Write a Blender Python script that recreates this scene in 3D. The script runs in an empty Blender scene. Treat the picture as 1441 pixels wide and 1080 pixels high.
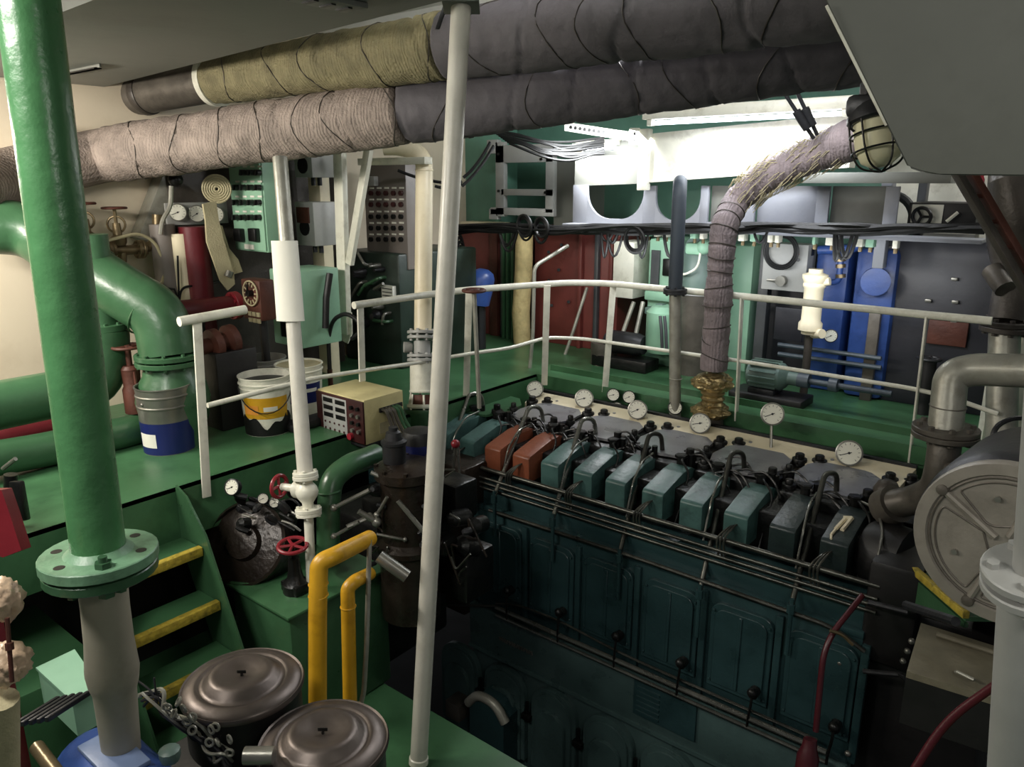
import bpy, bmesh, math, random
from mathutils import Vector as V, Matrix, noise
rnd = random.Random(7)
S = bpy.context.scene
COL = S.collection
S.view_settings.view_transform = 'Standard'
S.view_settings.look = 'None'
S.view_settings.gamma = 1.0
S.view_settings.exposure = 0.0
PI = math.pi

# ------------------------------------------------------------------ camera
# world: X runs along the engine, Y across it towards the far bulkhead, z=0 is the walkway plating
FPX = 1081.0
PIT = math.atan(285/1081.0)
AZ = math.radians(51.2)
CAM = V((0, 0, 1.6))
FH = V((-math.cos(AZ), math.sin(AZ), 0)); RT = V((math.sin(AZ), math.cos(AZ), 0)); UPW = V((0, 0, 1))
FW = FH*math.cos(PIT)-UPW*math.sin(PIT); UC = FH*math.sin(PIT)+UPW*math.cos(PIT)
cd = bpy.data.cameras.new('camera'); co = bpy.data.objects.new('camera', cd); COL.objects.link(co)
cd.sensor_fit = 'HORIZONTAL'; cd.sensor_width = 36; cd.lens = FPX/1441*36; cd.clip_start = .05
m3 = Matrix((RT, UC, -FW)).transposed()
co.matrix_world = Matrix.Translation(CAM) @ m3.to_4x4()
S.camera = co
# survey helpers: a sight line from the eye point met with a known plane of the room
def ray(x, y): return FW+RT*((x-720.5)/FPX)+UC*((540-y)/FPX)
def onz(x, y, z): d = ray(x, y); return CAM+d*((z-CAM.z)/d.z)
def onx(x, y, v): d = ray(x, y); return CAM+d*(v/d.x)
def ony(x, y, v): d = ray(x, y); return CAM+d*(v/d.y)
def at(x, y, dep): return CAM+ray(x, y)*dep

# ------------------------------------------------------------------ materials
def lin(c):
    c = c/255.0
    return c/12.92 if c <= .04045 else ((c+.055)/1.055)**2.4
def rgb(r, g, b): return (lin(r), lin(g), lin(b), 1)
MATS = {}
def mat(name, c, rough=.5, metal=0., var=.25, scale=6., bump=.15, bscale=40., dirt=None, damt=.5, dscale=3., coat=0.):
    m = bpy.data.materials.new(name); m.use_nodes = True
    nt = m.node_tree; N = nt.nodes; L = nt.links
    b = N['Principled BSDF']
    b.inputs['Roughness'].default_value = rough; b.inputs['Metallic'].default_value = metal
    if coat: b.inputs['Coat Weight'].default_value = coat; b.inputs['Coat Roughness'].default_value = .15
    tc = N.new('ShaderNodeTexCoord')
    n1 = N.new('ShaderNodeTexNoise'); n1.inputs['Scale'].default_value = scale; n1.inputs['Detail'].default_value = 6
    L.new(tc.outputs['Object'], n1.inputs['Vector'])
    base = rgb(*c)
    cr = N.new('ShaderNodeValToRGB')
    cr.color_ramp.elements[0].position = .3; cr.color_ramp.elements[1].position = .7
    cr.color_ramp.elements[0].color = tuple(v*(1-var) for v in base[:3])+(1,)
    cr.color_ramp.elements[1].color = tuple(min(1, v*(1+var*.6)) for v in base[:3])+(1,)
    L.new(n1.outputs['Fac'], cr.inputs['Fac'])
    out = cr.outputs['Color']
    if dirt:
        n2 = N.new('ShaderNodeTexNoise'); n2.inputs['Scale'].default_value = dscale; n2.inputs['Detail'].default_value = 9; n2.inputs['Roughness'].default_value = .7
        L.new(tc.outputs['Object'], n2.inputs['Vector'])
        r2 = N.new('ShaderNodeValToRGB'); r2.color_ramp.elements[0].position = .5; r2.color_ramp.elements[1].position = .72
        r2.color_ramp.elements[1].color = (damt, damt, damt, 1)
        L.new(n2.outputs['Fac'], r2.inputs['Fac'])
        mx = N.new('ShaderNodeMix'); mx.data_type = 'RGBA'
        L.new(r2.outputs['Color'], mx.inputs[0]); L.new(out, mx.inputs[6]); mx.inputs[7].default_value = rgb(*dirt)
        out = mx.outputs[2]
    L.new(out, b.inputs['Base Color'])
    if bump:
        n3 = N.new('ShaderNodeTexNoise'); n3.inputs['Scale'].default_value = bscale; n3.inputs['Detail'].default_value = 4
        L.new(tc.outputs['Object'], n3.inputs['Vector'])
        bp = N.new('ShaderNodeBump'); bp.inputs['Strength'].default_value = bump; bp.inputs['Distance'].default_value = .01
        L.new(n3.outputs['Fac'], bp.inputs['Height']); L.new(bp.outputs['Normal'], b.inputs['Normal'])
        mr = N.new('ShaderNodeMapRange'); mr.inputs['To Min'].default_value = max(.03, rough-.12); mr.inputs['To Max'].default_value = min(1, rough+.12)
        L.new(n1.outputs['Fac'], mr.inputs['Value']); L.new(mr.outputs['Result'], b.inputs['Roughness'])
    MATS[name] = m
    return m
def emit(name, c, s):
    m = bpy.data.materials.new(name); m.use_nodes = True; b = m.node_tree.nodes['Principled BSDF']
    b.inputs['Base Color'].default_value = rgb(*c); b.inputs['Emission Color'].default_value = rgb(*c); b.inputs['Emission Strength'].default_value = s
    return m
DK = (18, 16, 14)
M_deck = mat('green_deck_paint', (62, 102, 68), .36, var=.22, scale=2.5, bump=.1, bscale=25, dirt=(22, 48, 30), damt=.55, dscale=2.2)
M_pole = mat('green_gloss_paint', (76, 128, 82), .3, var=.12, bump=.5, bscale=14, scale=9)
M_gpipe = mat('dark_green_paint', (58, 94, 64), .32, var=.2, bump=.3, bscale=16, dirt=(24, 44, 30), damt=.4)
M_mint = mat('mint_green_paint', (142, 184, 156), .42, var=.1, bump=.05, dirt=(96, 130, 104), damt=.4)
M_mintd = mat('teal_bulkhead_paint', (104, 150, 132), .5, var=.1, bump=.05)
M_teal = mat('teal_engine_paint', (66, 96, 92), .4, var=.25, bump=.25, bscale=30, dirt=(14, 26, 26), damt=.7, dscale=7)
M_crank = mat('teal_grey_crankcase_paint', (72, 94, 92), .3, var=.25, bump=.15, dirt=(28, 36, 35), damt=.6, dscale=3)
M_block = mat('dark_teal_block_paint', (42, 66, 68), .3, var=.35, bump=.2, dirt=(20, 28, 27), damt=.6, dscale=3)
M_red = mat('orange_red_box_paint', (126, 70, 48), .4, var=.2, bump=.2, dirt=(60, 34, 22), damt=.6, dscale=6)
M_grim = mat('oily_black_iron', (26, 26, 25), .35, .3, var=.5, bump=.4, bscale=30)
M_gov = mat('oily_brown_iron', (46, 38, 32), .3, .25, var=.5, bump=.5, bscale=26, dirt=(20, 18, 16), damt=.6)
M_black = mat('black_rubber', (18, 18, 18), .5, var=.3, bump=.1)
M_pol = mat('polished_steel_pipe', (150, 150, 142), .28, .85, var=.3, bump=.1, dirt=(60, 56, 48), damt=.6, dscale=12)
M_steel = mat('bare_steel', (140, 138, 130), .35, .7, var=.25, bump=.1)
M_gplate = mat('grey_cover_plate', (150, 150, 154), .3, .3, var=.2, bump=.06, dirt=(56, 58, 58), damt=.5, dscale=6)
M_white = mat('white_gloss_paint', (226, 224, 208), .35, var=.08, bump=.12, dirt=(150, 142, 118), damt=.45, dscale=9)
M_cream = mat('cream_paint', (228, 216, 186), .42, var=.08, bump=.1, dirt=(170, 152, 112), damt=.4)
M_wall = mat('warm_white_bulkhead', (226, 212, 188), .5, var=.06, scale=1.5, bump=.04, dirt=(186, 166, 138), damt=.35, dscale=1.2)
M_ceil = mat('white_deckhead', (220, 220, 214), .5, var=.08, bump=.05)
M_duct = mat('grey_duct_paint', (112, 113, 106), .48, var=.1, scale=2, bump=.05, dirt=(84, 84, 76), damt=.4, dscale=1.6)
M_grey = mat('light_grey_paint', (160, 160, 156), .42, var=.1, bump=.06, dirt=(104, 102, 96), damt=.4)
M_dgrey = mat('dark_grey_paint', (70, 72, 74), .42, var=.2, bump=.08)
M_galv = mat('galvanised_steel', (158, 156, 144), .4, .35, var=.25, scale=8, bump=.15, dirt=(104, 98, 80), damt=.5, dscale=7)
M_dirty = mat('sooty_metal', (98, 92, 84), .45, .35, var=.35, bump=.3, bscale=20, dirt=(44, 40, 36), damt=.6, dscale=5)
M_brown = mat('brown_sooty_pipe', (74, 68, 62), .45, .2, var=.35, bump=.3, dirt=(34, 30, 28), damt=.6)
M_yel = mat('yellow_pipe_paint', (212, 160, 36), .35, var=.15, bump=.12, dirt=(140, 92, 20), damt=.5, dscale=8)
M_nose = mat('worn_yellow_edge_paint', (176, 154, 56), .55, var=.3, scale=30, bump=.4, dirt=(70, 66, 30), damt=.9, dscale=22)
M_wheel = mat('red_handwheel_paint', (136, 36, 46), .34, var=.2, bump=.1)
M_rust = mat('rusty_brown', (86, 46, 34), .6, .1, var=.4, bump=.3)
M_oxide = mat('red_oxide_primer', (112, 52, 46), .5, var=.2, scale=4, bump=.08, dirt=(84, 38, 34), damt=.5, dscale=5)
M_maroon = mat('maroon_pipe_paint', (98, 26, 34), .4, var=.2, bump=.1)
M_blue = mat('blue_machine_paint', (50, 78, 142), .38, var=.25, bump=.12, dirt=(22, 34, 74), damt=.5, dscale=5)
M_navy = mat('navy_paint', (26, 34, 92), .35, var=.15, bump=.05)
M_dblue = mat('dark_blue_steel', (64, 74, 82), .4, var=.3, bump=.1)
M_brass = mat('tarnished_bronze', (128, 112, 84), .34, .65, var=.3, bump=.15, dirt=(70, 58, 40), damt=.5)
M_hose = mat('canvas_hose', (178, 168, 134), .75, var=.2, bump=.4, bscale=90, dirt=(130, 116, 86), damt=.5)
M_dirtw = mat('dark_iron', (44, 44, 46), .42, .3, var=.3, bump=.2)
M_char = mat('dark_tank_steel', (40, 40, 46), .45, .1, var=.25, bump=.08)
M_paper = mat('aged_paper', (222, 220, 208), .8, var=.05, bump=.05)
M_dial = mat('gauge_dial', (226, 224, 208), .4, var=.04, bump=0)
M_mag = mat('magenta_grey_cabinet', (120, 112, 106), .42, var=.1, bump=.05)
M_bulb = emit('fluorescent_tube_glow', (236, 240, 255), 9)
M_filt = mat('bronze_grey_filter_lid', (100, 91, 86), .4, .7, var=.15, scale=10, bump=.08, dirt=(86, 74, 66), damt=.4)
M_blk2 = mat('matte_black_paint', (24, 22, 22), .5, var=.3, bump=.1)
M_burg = mat('instrument_face', (58, 26, 26), .4, var=.08, bump=0)
M_beige = mat('instrument_case', (206, 194, 142), .42, var=.06, bump=.03, dirt=(150, 132, 90), damt=.35, dscale=8)
M_knob = mat('black_knob', (16, 16, 16), .35, var=.1, bump=0)
M_gold = mat('aluminium_foil_lagging', (176, 156, 112), .3, .75, var=.3, bump=.7, bscale=30)
M_bag = mat('plastic_wrap', (206, 178, 150), .35, var=.25, scale=16, bump=.9, bscale=18)
M_gmotor = mat('grey_green_motor', (92, 112, 104), .42, var=.15, bump=.1)
def glassy():
    m = mat('frosted_lamp_glass', (232, 226, 190), .25, var=.05, bump=0)
    b = m.node_tree.nodes['Principled BSDF']; b.inputs['Transmission Weight'].default_value = .12; b.inputs['IOR'].default_value = 1.2
    return m
M_glass = glassy()
def lagging(name, c1, c2):
    m = mat(name, c1, .8, var=.28, scale=9, bump=0, dirt=c2, damt=.75, dscale=2.4)
    nt = m.node_tree; N = nt.nodes; L = nt.links; b = N['Principled BSDF']
    tc = N.new('ShaderNodeTexCoord'); mp = N.new('ShaderNodeMapping'); mp.inputs['Scale'].default_value = (3, .8, .8)
    L.new(tc.outputs['Object'], mp.inputs[0])
    w = N.new('ShaderNodeTexWave'); w.inputs['Scale'].default_value = 5; w.inputs['Distortion'].default_value = 9; w.inputs['Detail'].default_value = 3; w.bands_direction = 'X'
    L.new(mp.outputs[0], w.inputs['Vector'])
    v = N.new('ShaderNodeTexNoise'); v.inputs['Scale'].default_value = 70; L.new(tc.outputs['Object'], v.inputs['Vector'])
    ad = N.new('ShaderNodeMath'); ad.operation = 'ADD'; mu = N.new('ShaderNodeMath'); mu.operation = 'MULTIPLY'; mu.inputs[1].default_value = .35; L.new(w.outputs['Fac'], mu.inputs[0]); L.new(mu.outputs[0], ad.inputs[0]); L.new(v.outputs['Fac'], ad.inputs[1])
    bp = N.new('ShaderNodeBump'); bp.inputs['Strength'].default_value = .7; bp.inputs['Distance'].default_value = .012
    L.new(ad.outputs[0], bp.inputs['Height']); L.new(bp.outputs['Normal'], b.inputs['Normal'])
    return m
M_lag1 = lagging('olive_glass_cloth', (132, 124, 92), (54, 48, 38))
M_lag2 = lagging('grey_brown_glass_cloth', (150, 136, 126), (58, 50, 46))
M_lagd = mat('dark_grey_lagging', (92, 88, 92), .75, var=.3, scale=5, bump=.5, bscale=22, dirt=(52, 48, 50), damt=.6, dscale=2.5)  # darker grey for the right-hand lengths of both lagged pipes
M_lag3 = lagging('mauve_grey_tape', (140, 128, 130), (78, 70, 70))
M_stan = mat('off_white_stanchion_paint', (206, 202, 190), .36, var=.08, bump=.1, dirt=(160, 156, 140), damt=.4, dscale=5)
M_rail = mat('oily_steel_pipe', (92, 92, 86), .32, .8, var=.4, bump=.15, dirt=(34, 32, 28), damt=.7, dscale=9)
M_tape = mat('grey_wrap_tape', (154, 148, 132), .55, var=.15, scale=4, bump=.25, bscale=12, dirt=(96, 92, 80), damt=.5)

# ------------------------------------------------------------------ mesh builder
def perp(d):
    d = V(d).normalized(); a = V((0, 0, 1)) if abs(d.z) < .9 else V((1, 0, 0))
    u = d.cross(a).normalized(); return u, d.cross(u).normalized()
class MB:
    def __init__(s): s.bm = bmesh.new()
    def box(s, x0, x1, y0, y1, z0, z1, bev=0., rot=None, about=None):
        t = bmesh.new(); bmesh.ops.create_cube(t, size=1)
        c = V(((x0+x1)/2, (y0+y1)/2, (z0+z1)/2))
        for v in t.verts: v.co = V((v.co.x*(x1-x0), v.co.y*(y1-y0), v.co.z*(z1-z0)))
        if bev: bmesh.ops.bevel(t, geom=t.edges[:], offset=bev, segments=2, affect='EDGES', profile=.5)
        for v in t.verts:
            if rot is not None:
                p = V(about) if about is not None else c
                v.co = p + rot @ (v.co+c-p)
            else: v.co = v.co+c
        s._add(t); return s
    def _add(s, t):
        me = bpy.data.meshes.new('t'); t.to_mesh(me); t.free(); s.bm.from_mesh(me); bpy.data.meshes.remove(me)
    def obox(s, c, ax, ay, az, sx, sy, sz, bev=0.):
        """box centred at c on axes ax ay az"""
        t = bmesh.new(); bmesh.ops.create_cube(t, size=1)
        for v in t.verts: v.co = V((v.co.x*sx, v.co.y*sy, v.co.z*sz))
        if bev: bmesh.ops.bevel(t, geom=t.edges[:], offset=bev, segments=2, affect='EDGES', profile=.5)
        ax, ay, az = V(ax).normalized(), V(ay).normalized(), V(az).normalized()
        for v in t.verts: v.co = V(c)+ax*v.co.x+ay*v.co.y+az*v.co.z
        s._add(t); return s
    def prism(s, pts, vec):
        pts = [V(p) for p in pts]; vec = V(vec); b = s.bm
        a = [b.verts.new(p) for p in pts]; c = [b.verts.new(p+vec) for p in pts]; n = len(a)
        fs = [b.faces.new(a), b.faces.new(c[::-1])]
        for i in range(n): fs.append(b.faces.new((a[i], c[i], c[(i+1) % n], a[(i+1) % n])))
        bmesh.ops.recalc_face_normals(b, faces=fs)
        return s
    def lathe(s, prof, o, d, n=24, cap=True):
        o = V(o); d = V(d).normalized(); u, w = perp(d); b = s.bm; rings = []
        for r, h in prof:
            rings.append([b.verts.new(o+d*h+(u*math.cos(2*PI*i/n)+w*math.sin(2*PI*i/n))*max(r, 1e-4)) for i in range(n)])
        fs = []
        for k in range(len(rings)-1):
            A, B = rings[k], rings[k+1]
            for i in range(n): fs.append(b.faces.new((A[i], A[(i+1) % n], B[(i+1) % n], B[i])))
        if cap: fs.append(b.faces.new(rings[0][::-1])); fs.append(b.faces.new(rings[-1]))
        bmesh.ops.recalc_face_normals(b, faces=fs)
        return s
    def cyl(s, p0, p1, r0, r1=None, n=16):
        p0, p1 = V(p0), V(p1); return s.lathe([(r0, 0), (r0 if r1 is None else r1, (p1-p0).length)], p0, p1-p0, n)
    def ball(s, c, r, n=14, sq=(1, 1, 1)):
        t = bmesh.new(); bmesh.ops.create_uvsphere(t, u_segments=n, v_segments=max(6, n//2+2), radius=r)
        for v in t.verts: v.co = V((v.co.x*sq[0], v.co.y*sq[1], v.co.z*sq[2]))+V(c)
        s._add(t); return s
    def torus(s, c, d, R, r, n=28, k=8, a0=0., a1=2*PI):
        u, w = perp(d); full = abs(a1-a0-2*PI) < 1e-6
        pts = [V(c)+(u*math.cos(a0+(a1-a0)*i/n)+w*math.sin(a0+(a1-a0)*i/n))*R for i in range(n if full else n+1)]
        return s.tube(pts, r, k, closed=full)
    def tube(s, pts, r, n=10, bend=0., closed=False, seg=6, cap=True):
        pts = [V(p) for p in pts]
        if bend:
            o = [pts[0]]
            for i in range(1, len(pts)-1):
                a = (pts[i-1]-pts[i]); c = (pts[i+1]-pts[i]); la, lc = a.length, c.length
                t = min(bend, la*.48, lc*.48); p = pts[i]+a/la*t; q = pts[i]+c/lc*t
                for j in range(seg+1):
                    f = j/seg; o.append(p*(1-f)**2+pts[i]*2*f*(1-f)+q*f*f)
            o.append(pts[-1]); pts = o
        N = len(pts); b = s.bm
        R = r if isinstance(r, (list, tuple)) else [r]*N
        T = []
        for i in range(N):
            a = pts[i-1] if (i or closed) else pts[0]; c = pts[(i+1) % N] if (i < N-1 or closed) else pts[-1]
            T.append((c-a).normalized())
        u, _ = perp(T[0]); rings = []
        for i in range(N):
            u = (u-T[i]*u.dot(T[i])).normalized(); w = T[i].cross(u)
            rings.append([b.verts.new(pts[i]+(u*math.cos(2*PI*j/n)+w*math.sin(2*PI*j/n))*R[i]) for j in range(n)])
        fs = []
        for k in range(N if closed else N-1):
            A, B = rings[k], rings[(k+1) % N]
            off = 0
            if closed and k == N-1:
                off = min(range(n), key=lambda o_: (A[0].co-B[o_].co).length)
            for j in range(n): fs.append(b.faces.new((A[j], A[(j+1) % n], B[(j+1+off) % n], B[(j+off) % n])))
        if cap and not closed: fs.append(b.faces.new(rings[0][::-1])); fs.append(b.faces.new(rings[-1]))
        bmesh.ops.recalc_face_normals(b, faces=fs)
        return s
    def flange(s, c, d, R, t, nb=6, br=.012, boltR=None):
        """a disc centred on c along d with bolt heads on both faces"""
        d = V(d).normalized(); c = V(c); u, w = perp(d)
        s.lathe([(R-.003, -t/2), (R, -t/2+.003), (R, t/2-.003), (R-.003, t/2)], c-d*0, d, 28)
        bR = boltR or R*.78
        for i in range(nb):
            q = c+(u*math.cos(2*PI*(i+.5)/nb)+w*math.sin(2*PI*(i+.5)/nb))*bR
            s.cyl(q-d*(t/2+br*1.1), q+d*(t/2+br*1.1), br, n=6)
        return s
    def wheel(s, c, d, R, r, spokes=4, hub=None):
        d = V(d).normalized(); u, w = perp(d); s.torus(c, d, R, r, 26, 8)
        hub = hub or R*.2
        s.cyl(V(c)-d*hub*.5, V(c)+d*hub*.5, hub, n=12)
        for i in range(spokes):
            a = 2*PI*i/spokes; s.cyl(V(c), V(c)+(u*math.cos(a)+w*math.sin(a))*R, r*.8, n=6)
        return s
    def bolts(s, pts, d, r=.01, h=.012):
        for p in pts: s.cyl(p, V(p)+V(d).normalized()*h, r, n=6)
        return s
    def build(s, name, m, parent=None, sharp=38):
        bm = s.bm
        bmesh.ops.remove_doubles(bm, verts=bm.verts[:], dist=1e-6)
        if parent is None:
            xs = [v.co for v in bm.verts]
            o = V(((min(p.x for p in xs)+max(p.x for p in xs))/2, (min(p.y for p in xs)+max(p.y for p in xs))/2, min(p.z for p in xs)))
        else:
            o = BASE[root_of(parent).name]
        for v in bm.verts: v.co -= o
        me = bpy.data.meshes.new(name); bm.to_mesh(me); bm.free(); s.bm = None
        for p in me.polygons: p.use_smooth = True
        me.set_sharp_from_angle(angle=math.radians(sharp))
        me.materials.append(m)
        ob = bpy.data.objects.new(name, me); COL.objects.link(ob)
        if parent is None: ob.location = o; BASE[ob.name] = o
        else: ob.parent = parent
        return ob
BASE = {}
def root_of(o):
    while o.parent: o = o.parent
    return o
def tag(o, label, cat, group=None):
    o['label'] = label; o['category'] = cat
    if group: o['group'] = group
    return o
def thing(name, label, cat, loc, group=None):
    o = bpy.data.objects.new(name, None); COL.objects.link(o); o.location = V(loc); o.empty_display_size = .05
    BASE[o.name] = V(loc); return tag(o, label, cat, group)
def struct(o): o['kind'] = 'structure'; return o
def part_label(o, l): o['label'] = l; return o
def dup(src, delta, label, group=None):
    """a copy of a thing, of its parts and their sub-parts"""
    def cp(o, par):
        c = o.copy(); COL.objects.link(c)
        if par is None: c.location = V(o.location)+V(delta)
        else: c.parent = par
        for ch in o.children: cp(ch, c)
        return c
    c = cp(src, None); BASE[c.name] = V(c.location); c['label'] = label
    if group: c['group'] = group
    return c
def camdir(p, k=1.): 
    d = (CAM-V(p)).normalized(); return d
def gauge_parts(c, d, R, parent, mcase=None, stem=None):
    """dial gauge seen along -d; returns the case. parent None makes it a thing of its own"""
    d = V(d).normalized(); c = V(c); u, w = perp(d)
    if u.dot(RT) < 0: u = -u
    up = UPW-d*UPW.dot(d); up.normalize(); rt = up.cross(d).normalized()
    b = MB(); b.lathe([(R*.8, -R*.75), (R*.97, -R*.68), (R, 0), (R*1.02, R*.06), (R*.9, R*.09), (R*.88, 0)], c, d, 28)
    if stem: b.cyl(c-up*R*.9-d*R*.3, V(stem), R*.13, n=8)
    case = b.build('gauge' if parent else 'pressure_gauge', mcase or M_steel, parent)
    b = MB(); b.lathe([(R*.88, R*.0), (R*.88, R*.02)], c, d, 28)
    dial = b.build('dial', M_dial, case)
    b = MB(); f = d*R*.03
    for i in range(11):
        a = math.radians(225-27*i); q = rt*math.cos(a)+up*math.sin(a)
        b.obox(c+q*R*.72+f, q, d.cross(q), d, R*.16, R*.035, R*.02)
    b.build('scale_marks', M_knob, case)
    a = math.radians(205+rnd.uniform(-12, 12)); q = rt*math.cos(a)+up*math.sin(a)
    b = MB(); b.obox(c+q*R*.25+f*1.5, q, d.cross(q), d, R*.9, R*.06, R*.02); b.lathe([(R*.1, 0), (R*.1, R*.06)], c, d, 10)
    b.build('needle', M_knob, case)
    return case
# ================================================================== SETTING
XL = -3.83; YB = 5.1; ZF = -1.3
struct(MB().box(-7.2, 3, -1.5, 2.62, ZF-.02, ZF).build('floor', M_deck))
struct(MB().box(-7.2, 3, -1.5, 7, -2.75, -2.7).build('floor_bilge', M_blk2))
struct(MB().box(XL-.63, XL-.6, -1.0, YB, -1.3, -.02).build('wall_pit_port', M_blk2))  # black back plate added to darken the space under the walkway and steps
b = MB().box(-5.75, XL, -1.0, 7, -.02, 0).box(XL-.012, XL, -1.0, YB, -.30, 0)
struct(b.build('floor_walkway_port', M_deck))
b = MB().box(XL, 2.2, YB, 7, -.02, 0).box(XL, 2.2, YB, YB+.012, -.11, .004).box(XL, 2.2, YB+.05, YB+.06, -1.6, -.02).box(XL, 2.2, YB+.2, YB+.21, 0, .05)
struct(b.build('floor_walkway_aft', M_deck))
struct(MB().box(-5.8, -5.7, -1.5, 7, -1.3, 2.8).build('wall_left', M_wall))
struct(MB().box(-5.7, 3, 6.9, 7.0, -1.3, 2.8).build('wall_back', M_mintd))
struct(MB().box(-5.8, 3, -1.5, 7, 2.8, 2.9).build('ceiling', M_ceil))
b = MB()
for y in (4.3, 5.7): b.box(-5.7, 3, y, y+.02, 2.5, 2.8)
struct(b.build('trim_1', M_ceil))
# sloping side frame on the left bulkhead
p = [onx(152, 392, -5.55), onx(205, 330, -5.55), onx(240, 235, -5.55), onx(260, 225, -5.55), onx(252, 300, -5.55), onx(205, 392, -5.55)]
def frame_brace(name, a, b_, wdt, dep, m):
    a, b_ = V(a), V(b_); d = b_-a; mb = MB(); mb.obox((a+b_)/2, d, d.cross(V((1, 0, 0))), (1, 0, 0), d.length, wdt, dep, .005); return mb.build(name, m)
tag(frame_brace('hull_frame', onx(212, 345, -5.6), onx(262, 215, -5.6), .26, .14, M_galv), 'slanting grey hull frame against the cream bulkhead', 'frame')
tag(frame_brace('hull_frame', onx(20, 300, -5.6), onx(58, 190, -5.6), .2, .14, M_galv), 'grey hull frame behind the green standpipe', 'frame')

# ================================================================== MAIN ENGINE
EX0, EX1, EY = -3.42, -.76, 3.75
ENG = thing('marine_diesel_engine', 'long dark teal ship diesel engine sunk between the green walkways', 'engine', (-2.05, 4.3, -2.7))
b = MB().box(EX0, EX1, EY+.03, 5.0, -2.7, -1.74, .012).box(EX0, EX1, EY, 4.95, -1.74, -1.40, .01)
b.box(EX0, EX1, EY-.012, EY+.03, -1.76, -1.735)
b.build('crankcase', M_crank, ENG)
b = MB().box(EX0+.06, EX1, EY+.03, 4.9, -1.40, -.62, .012)
for i in range(7): b.box(EX0+.05+i*.435, EX0+.09+i*.435, EY+.005, EY+.04, -1.36, -.66, .006)
b.build('cylinder_block', M_block, ENG)
b = MB().box(EX0+.02, EX1, EY+.06, 4.95, -.62, -.44, .01).box(EX0, EX1, EY+.02, EY+.1, -.64, -.60, .006)
b.build('fuel_pump_ledge', M_block, ENG)
b = MB().box(EX0, EX1, 4.0, 4.84, -.46, -.2, .01)
for k in range(6): b.box(-3.54+.535*k, -3.06+.535*k, 4.22, 4.84, -.3, -.145, .012)
b.build('cylinder_head', M_grim, ENG)
# lid plates on top of the heads
def plate(cx, m, cy=4.6):
    pts = [(cx-.25, cy-.09), (cx-.2, cy-.25), (cx-.02, cy-.31), (cx+.15, cy-.28), (cx+.225, cy-.08), (cx+.20, cy+.1), (cx+.07, cy+.24), (cx-.14, cy+.26), (cx-.235, cy+.1)]
    bb = MB().prism([V((x, y, -.135)) for x, y in pts], (0, 0, .018))
    bb.bolts([V((x*.93+cx*.07, y*.93+cy*.07, -.117)) for x, y in pts[1::3]], (0, 0, 1), .012, .014)
    return bb.build('head_lid_plate', m, ENG)
for k in range(5): part_label(plate(-3.30+.535*k, M_gplate), 'grey lid plate')
part_label(plate(-3.80, M_gpipe, 4.5), 'green painted lid plate')
# cream lagging strip behind heads
pts = [V((EX0-.2, 4.88, -.11)), V((EX1-.03, 4.98, -.11)), V((EX1-.03, 4.63, -.11)), V((EX1-.35, 4.72, -.13)), V((EX0-.2, 4.72, -.13))]
b = MB().prism([V((-3.66, 4.72, -.13)), V((-3.66, 4.93, -.09)), V((-.83, 4.97, -.09)), V((-.86, 4.58, -.13)), V((-1.2, 4.72, -.13))], (0, 0, -.2))
part_label(b.build('exhaust_cover', M_cream, ENG), 'cream painted exhaust cover behind the cylinder heads')
MB().box(-3.66, -.83, 4.955, 4.985, -.11, -.075).build('cover_edge_bar', M_dirtw, ENG)
# twelve pump boxes
LX = [-3.84, -3.58, -3.34, -3.09, -2.85, -2.59, -2.35, -2.09, -1.84, -1.57, -1.31, -1.04]
LBL = {2: 'orange-red box', 3: 'orange-red box'}
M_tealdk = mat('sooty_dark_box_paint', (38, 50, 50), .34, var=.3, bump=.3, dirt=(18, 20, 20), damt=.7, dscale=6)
BTS = []
for i, x in enumerate(LX):
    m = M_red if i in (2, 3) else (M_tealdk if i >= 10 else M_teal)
    w = .142; zt, zb = -.195, -.375; y0 = 3.85
    prof = [(y0, zb), (y0-.004, zt-.01), (y0+.012, zt+.004), (y0+.13, zt+.032), (y0+.25, zt+.06), (y0+.36, zt+.066), (y0+.44, zt+.03), (y0+.46, zb), ]
    bb = MB().prism([V((x, y, z)) for y, z in prof], (w, 0, 0))
    bmesh.ops.bevel(bb.bm, geom=bb.bm.edges[:], offset=.009, segments=2, affect='EDGES', profile=.6)
    ob = bb.build('pump_box', m, ENG)
    if i in LBL: part_label(ob, LBL[i])
    if i == 11:
        q = MB()
        for (u0, v0, u1, v1, r) in ((.045, .1, .06, .2, .012), (.075, .1, .088, .22, .012), (.05, .2, .09, .215, .014), (.045, .1, .04, .04, .008), (.04, .04, .05, -.0, .006)):
            a = V((x+u0, y0+v0, zt+.008+v0*.24)); c = V((x+u1, y0+max(v1, 0.008), zt+.008+max(v1, 0)*.24)); q.tube([a, c], r, 6)
        part_label(q.build('paint_splash', M_cream, ob), 'splash of white paint')
    # hex cap nuts and little pipe on top of the box
    n = MB().cyl((x+.05, y0+.40, zt+.04), (x+.05, y0+.40, zt+.12), .028, n=8).cyl((x+.05, y0+.40, zt+.1), (x+.05, y0+.40, zt+.118), .04, n=6)
    n.cyl((x+.1, y0+.44, zt+.02), (x+.1, y0+.44, zt+.12), .02, n=8)
    n.build('cap_nut', M_grim, ENG)
    if i % 2 == 0:
        MB().tube([V((x+.12, y0+.38, zt+.09)), V((x+.14, y0+.2, zt+.09)), V((x+.165, y0+.05, zt+.0)), V((x+.165, y0-.01, -.4))], .007, 8, bend=.05).build('injection_pipe', M_pol, ENG)
    else:
        MB().tube([V((x+.06, y0+.42, zt+.09)), V((x+.1, y0+.3, zt+.12)), V((x+.17, y0+.28, zt+.06)), V((x+.175, y0+.1, -.42))], .007, 8, bend=.06).build('injection_pipe', M_grim, ENG)
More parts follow.
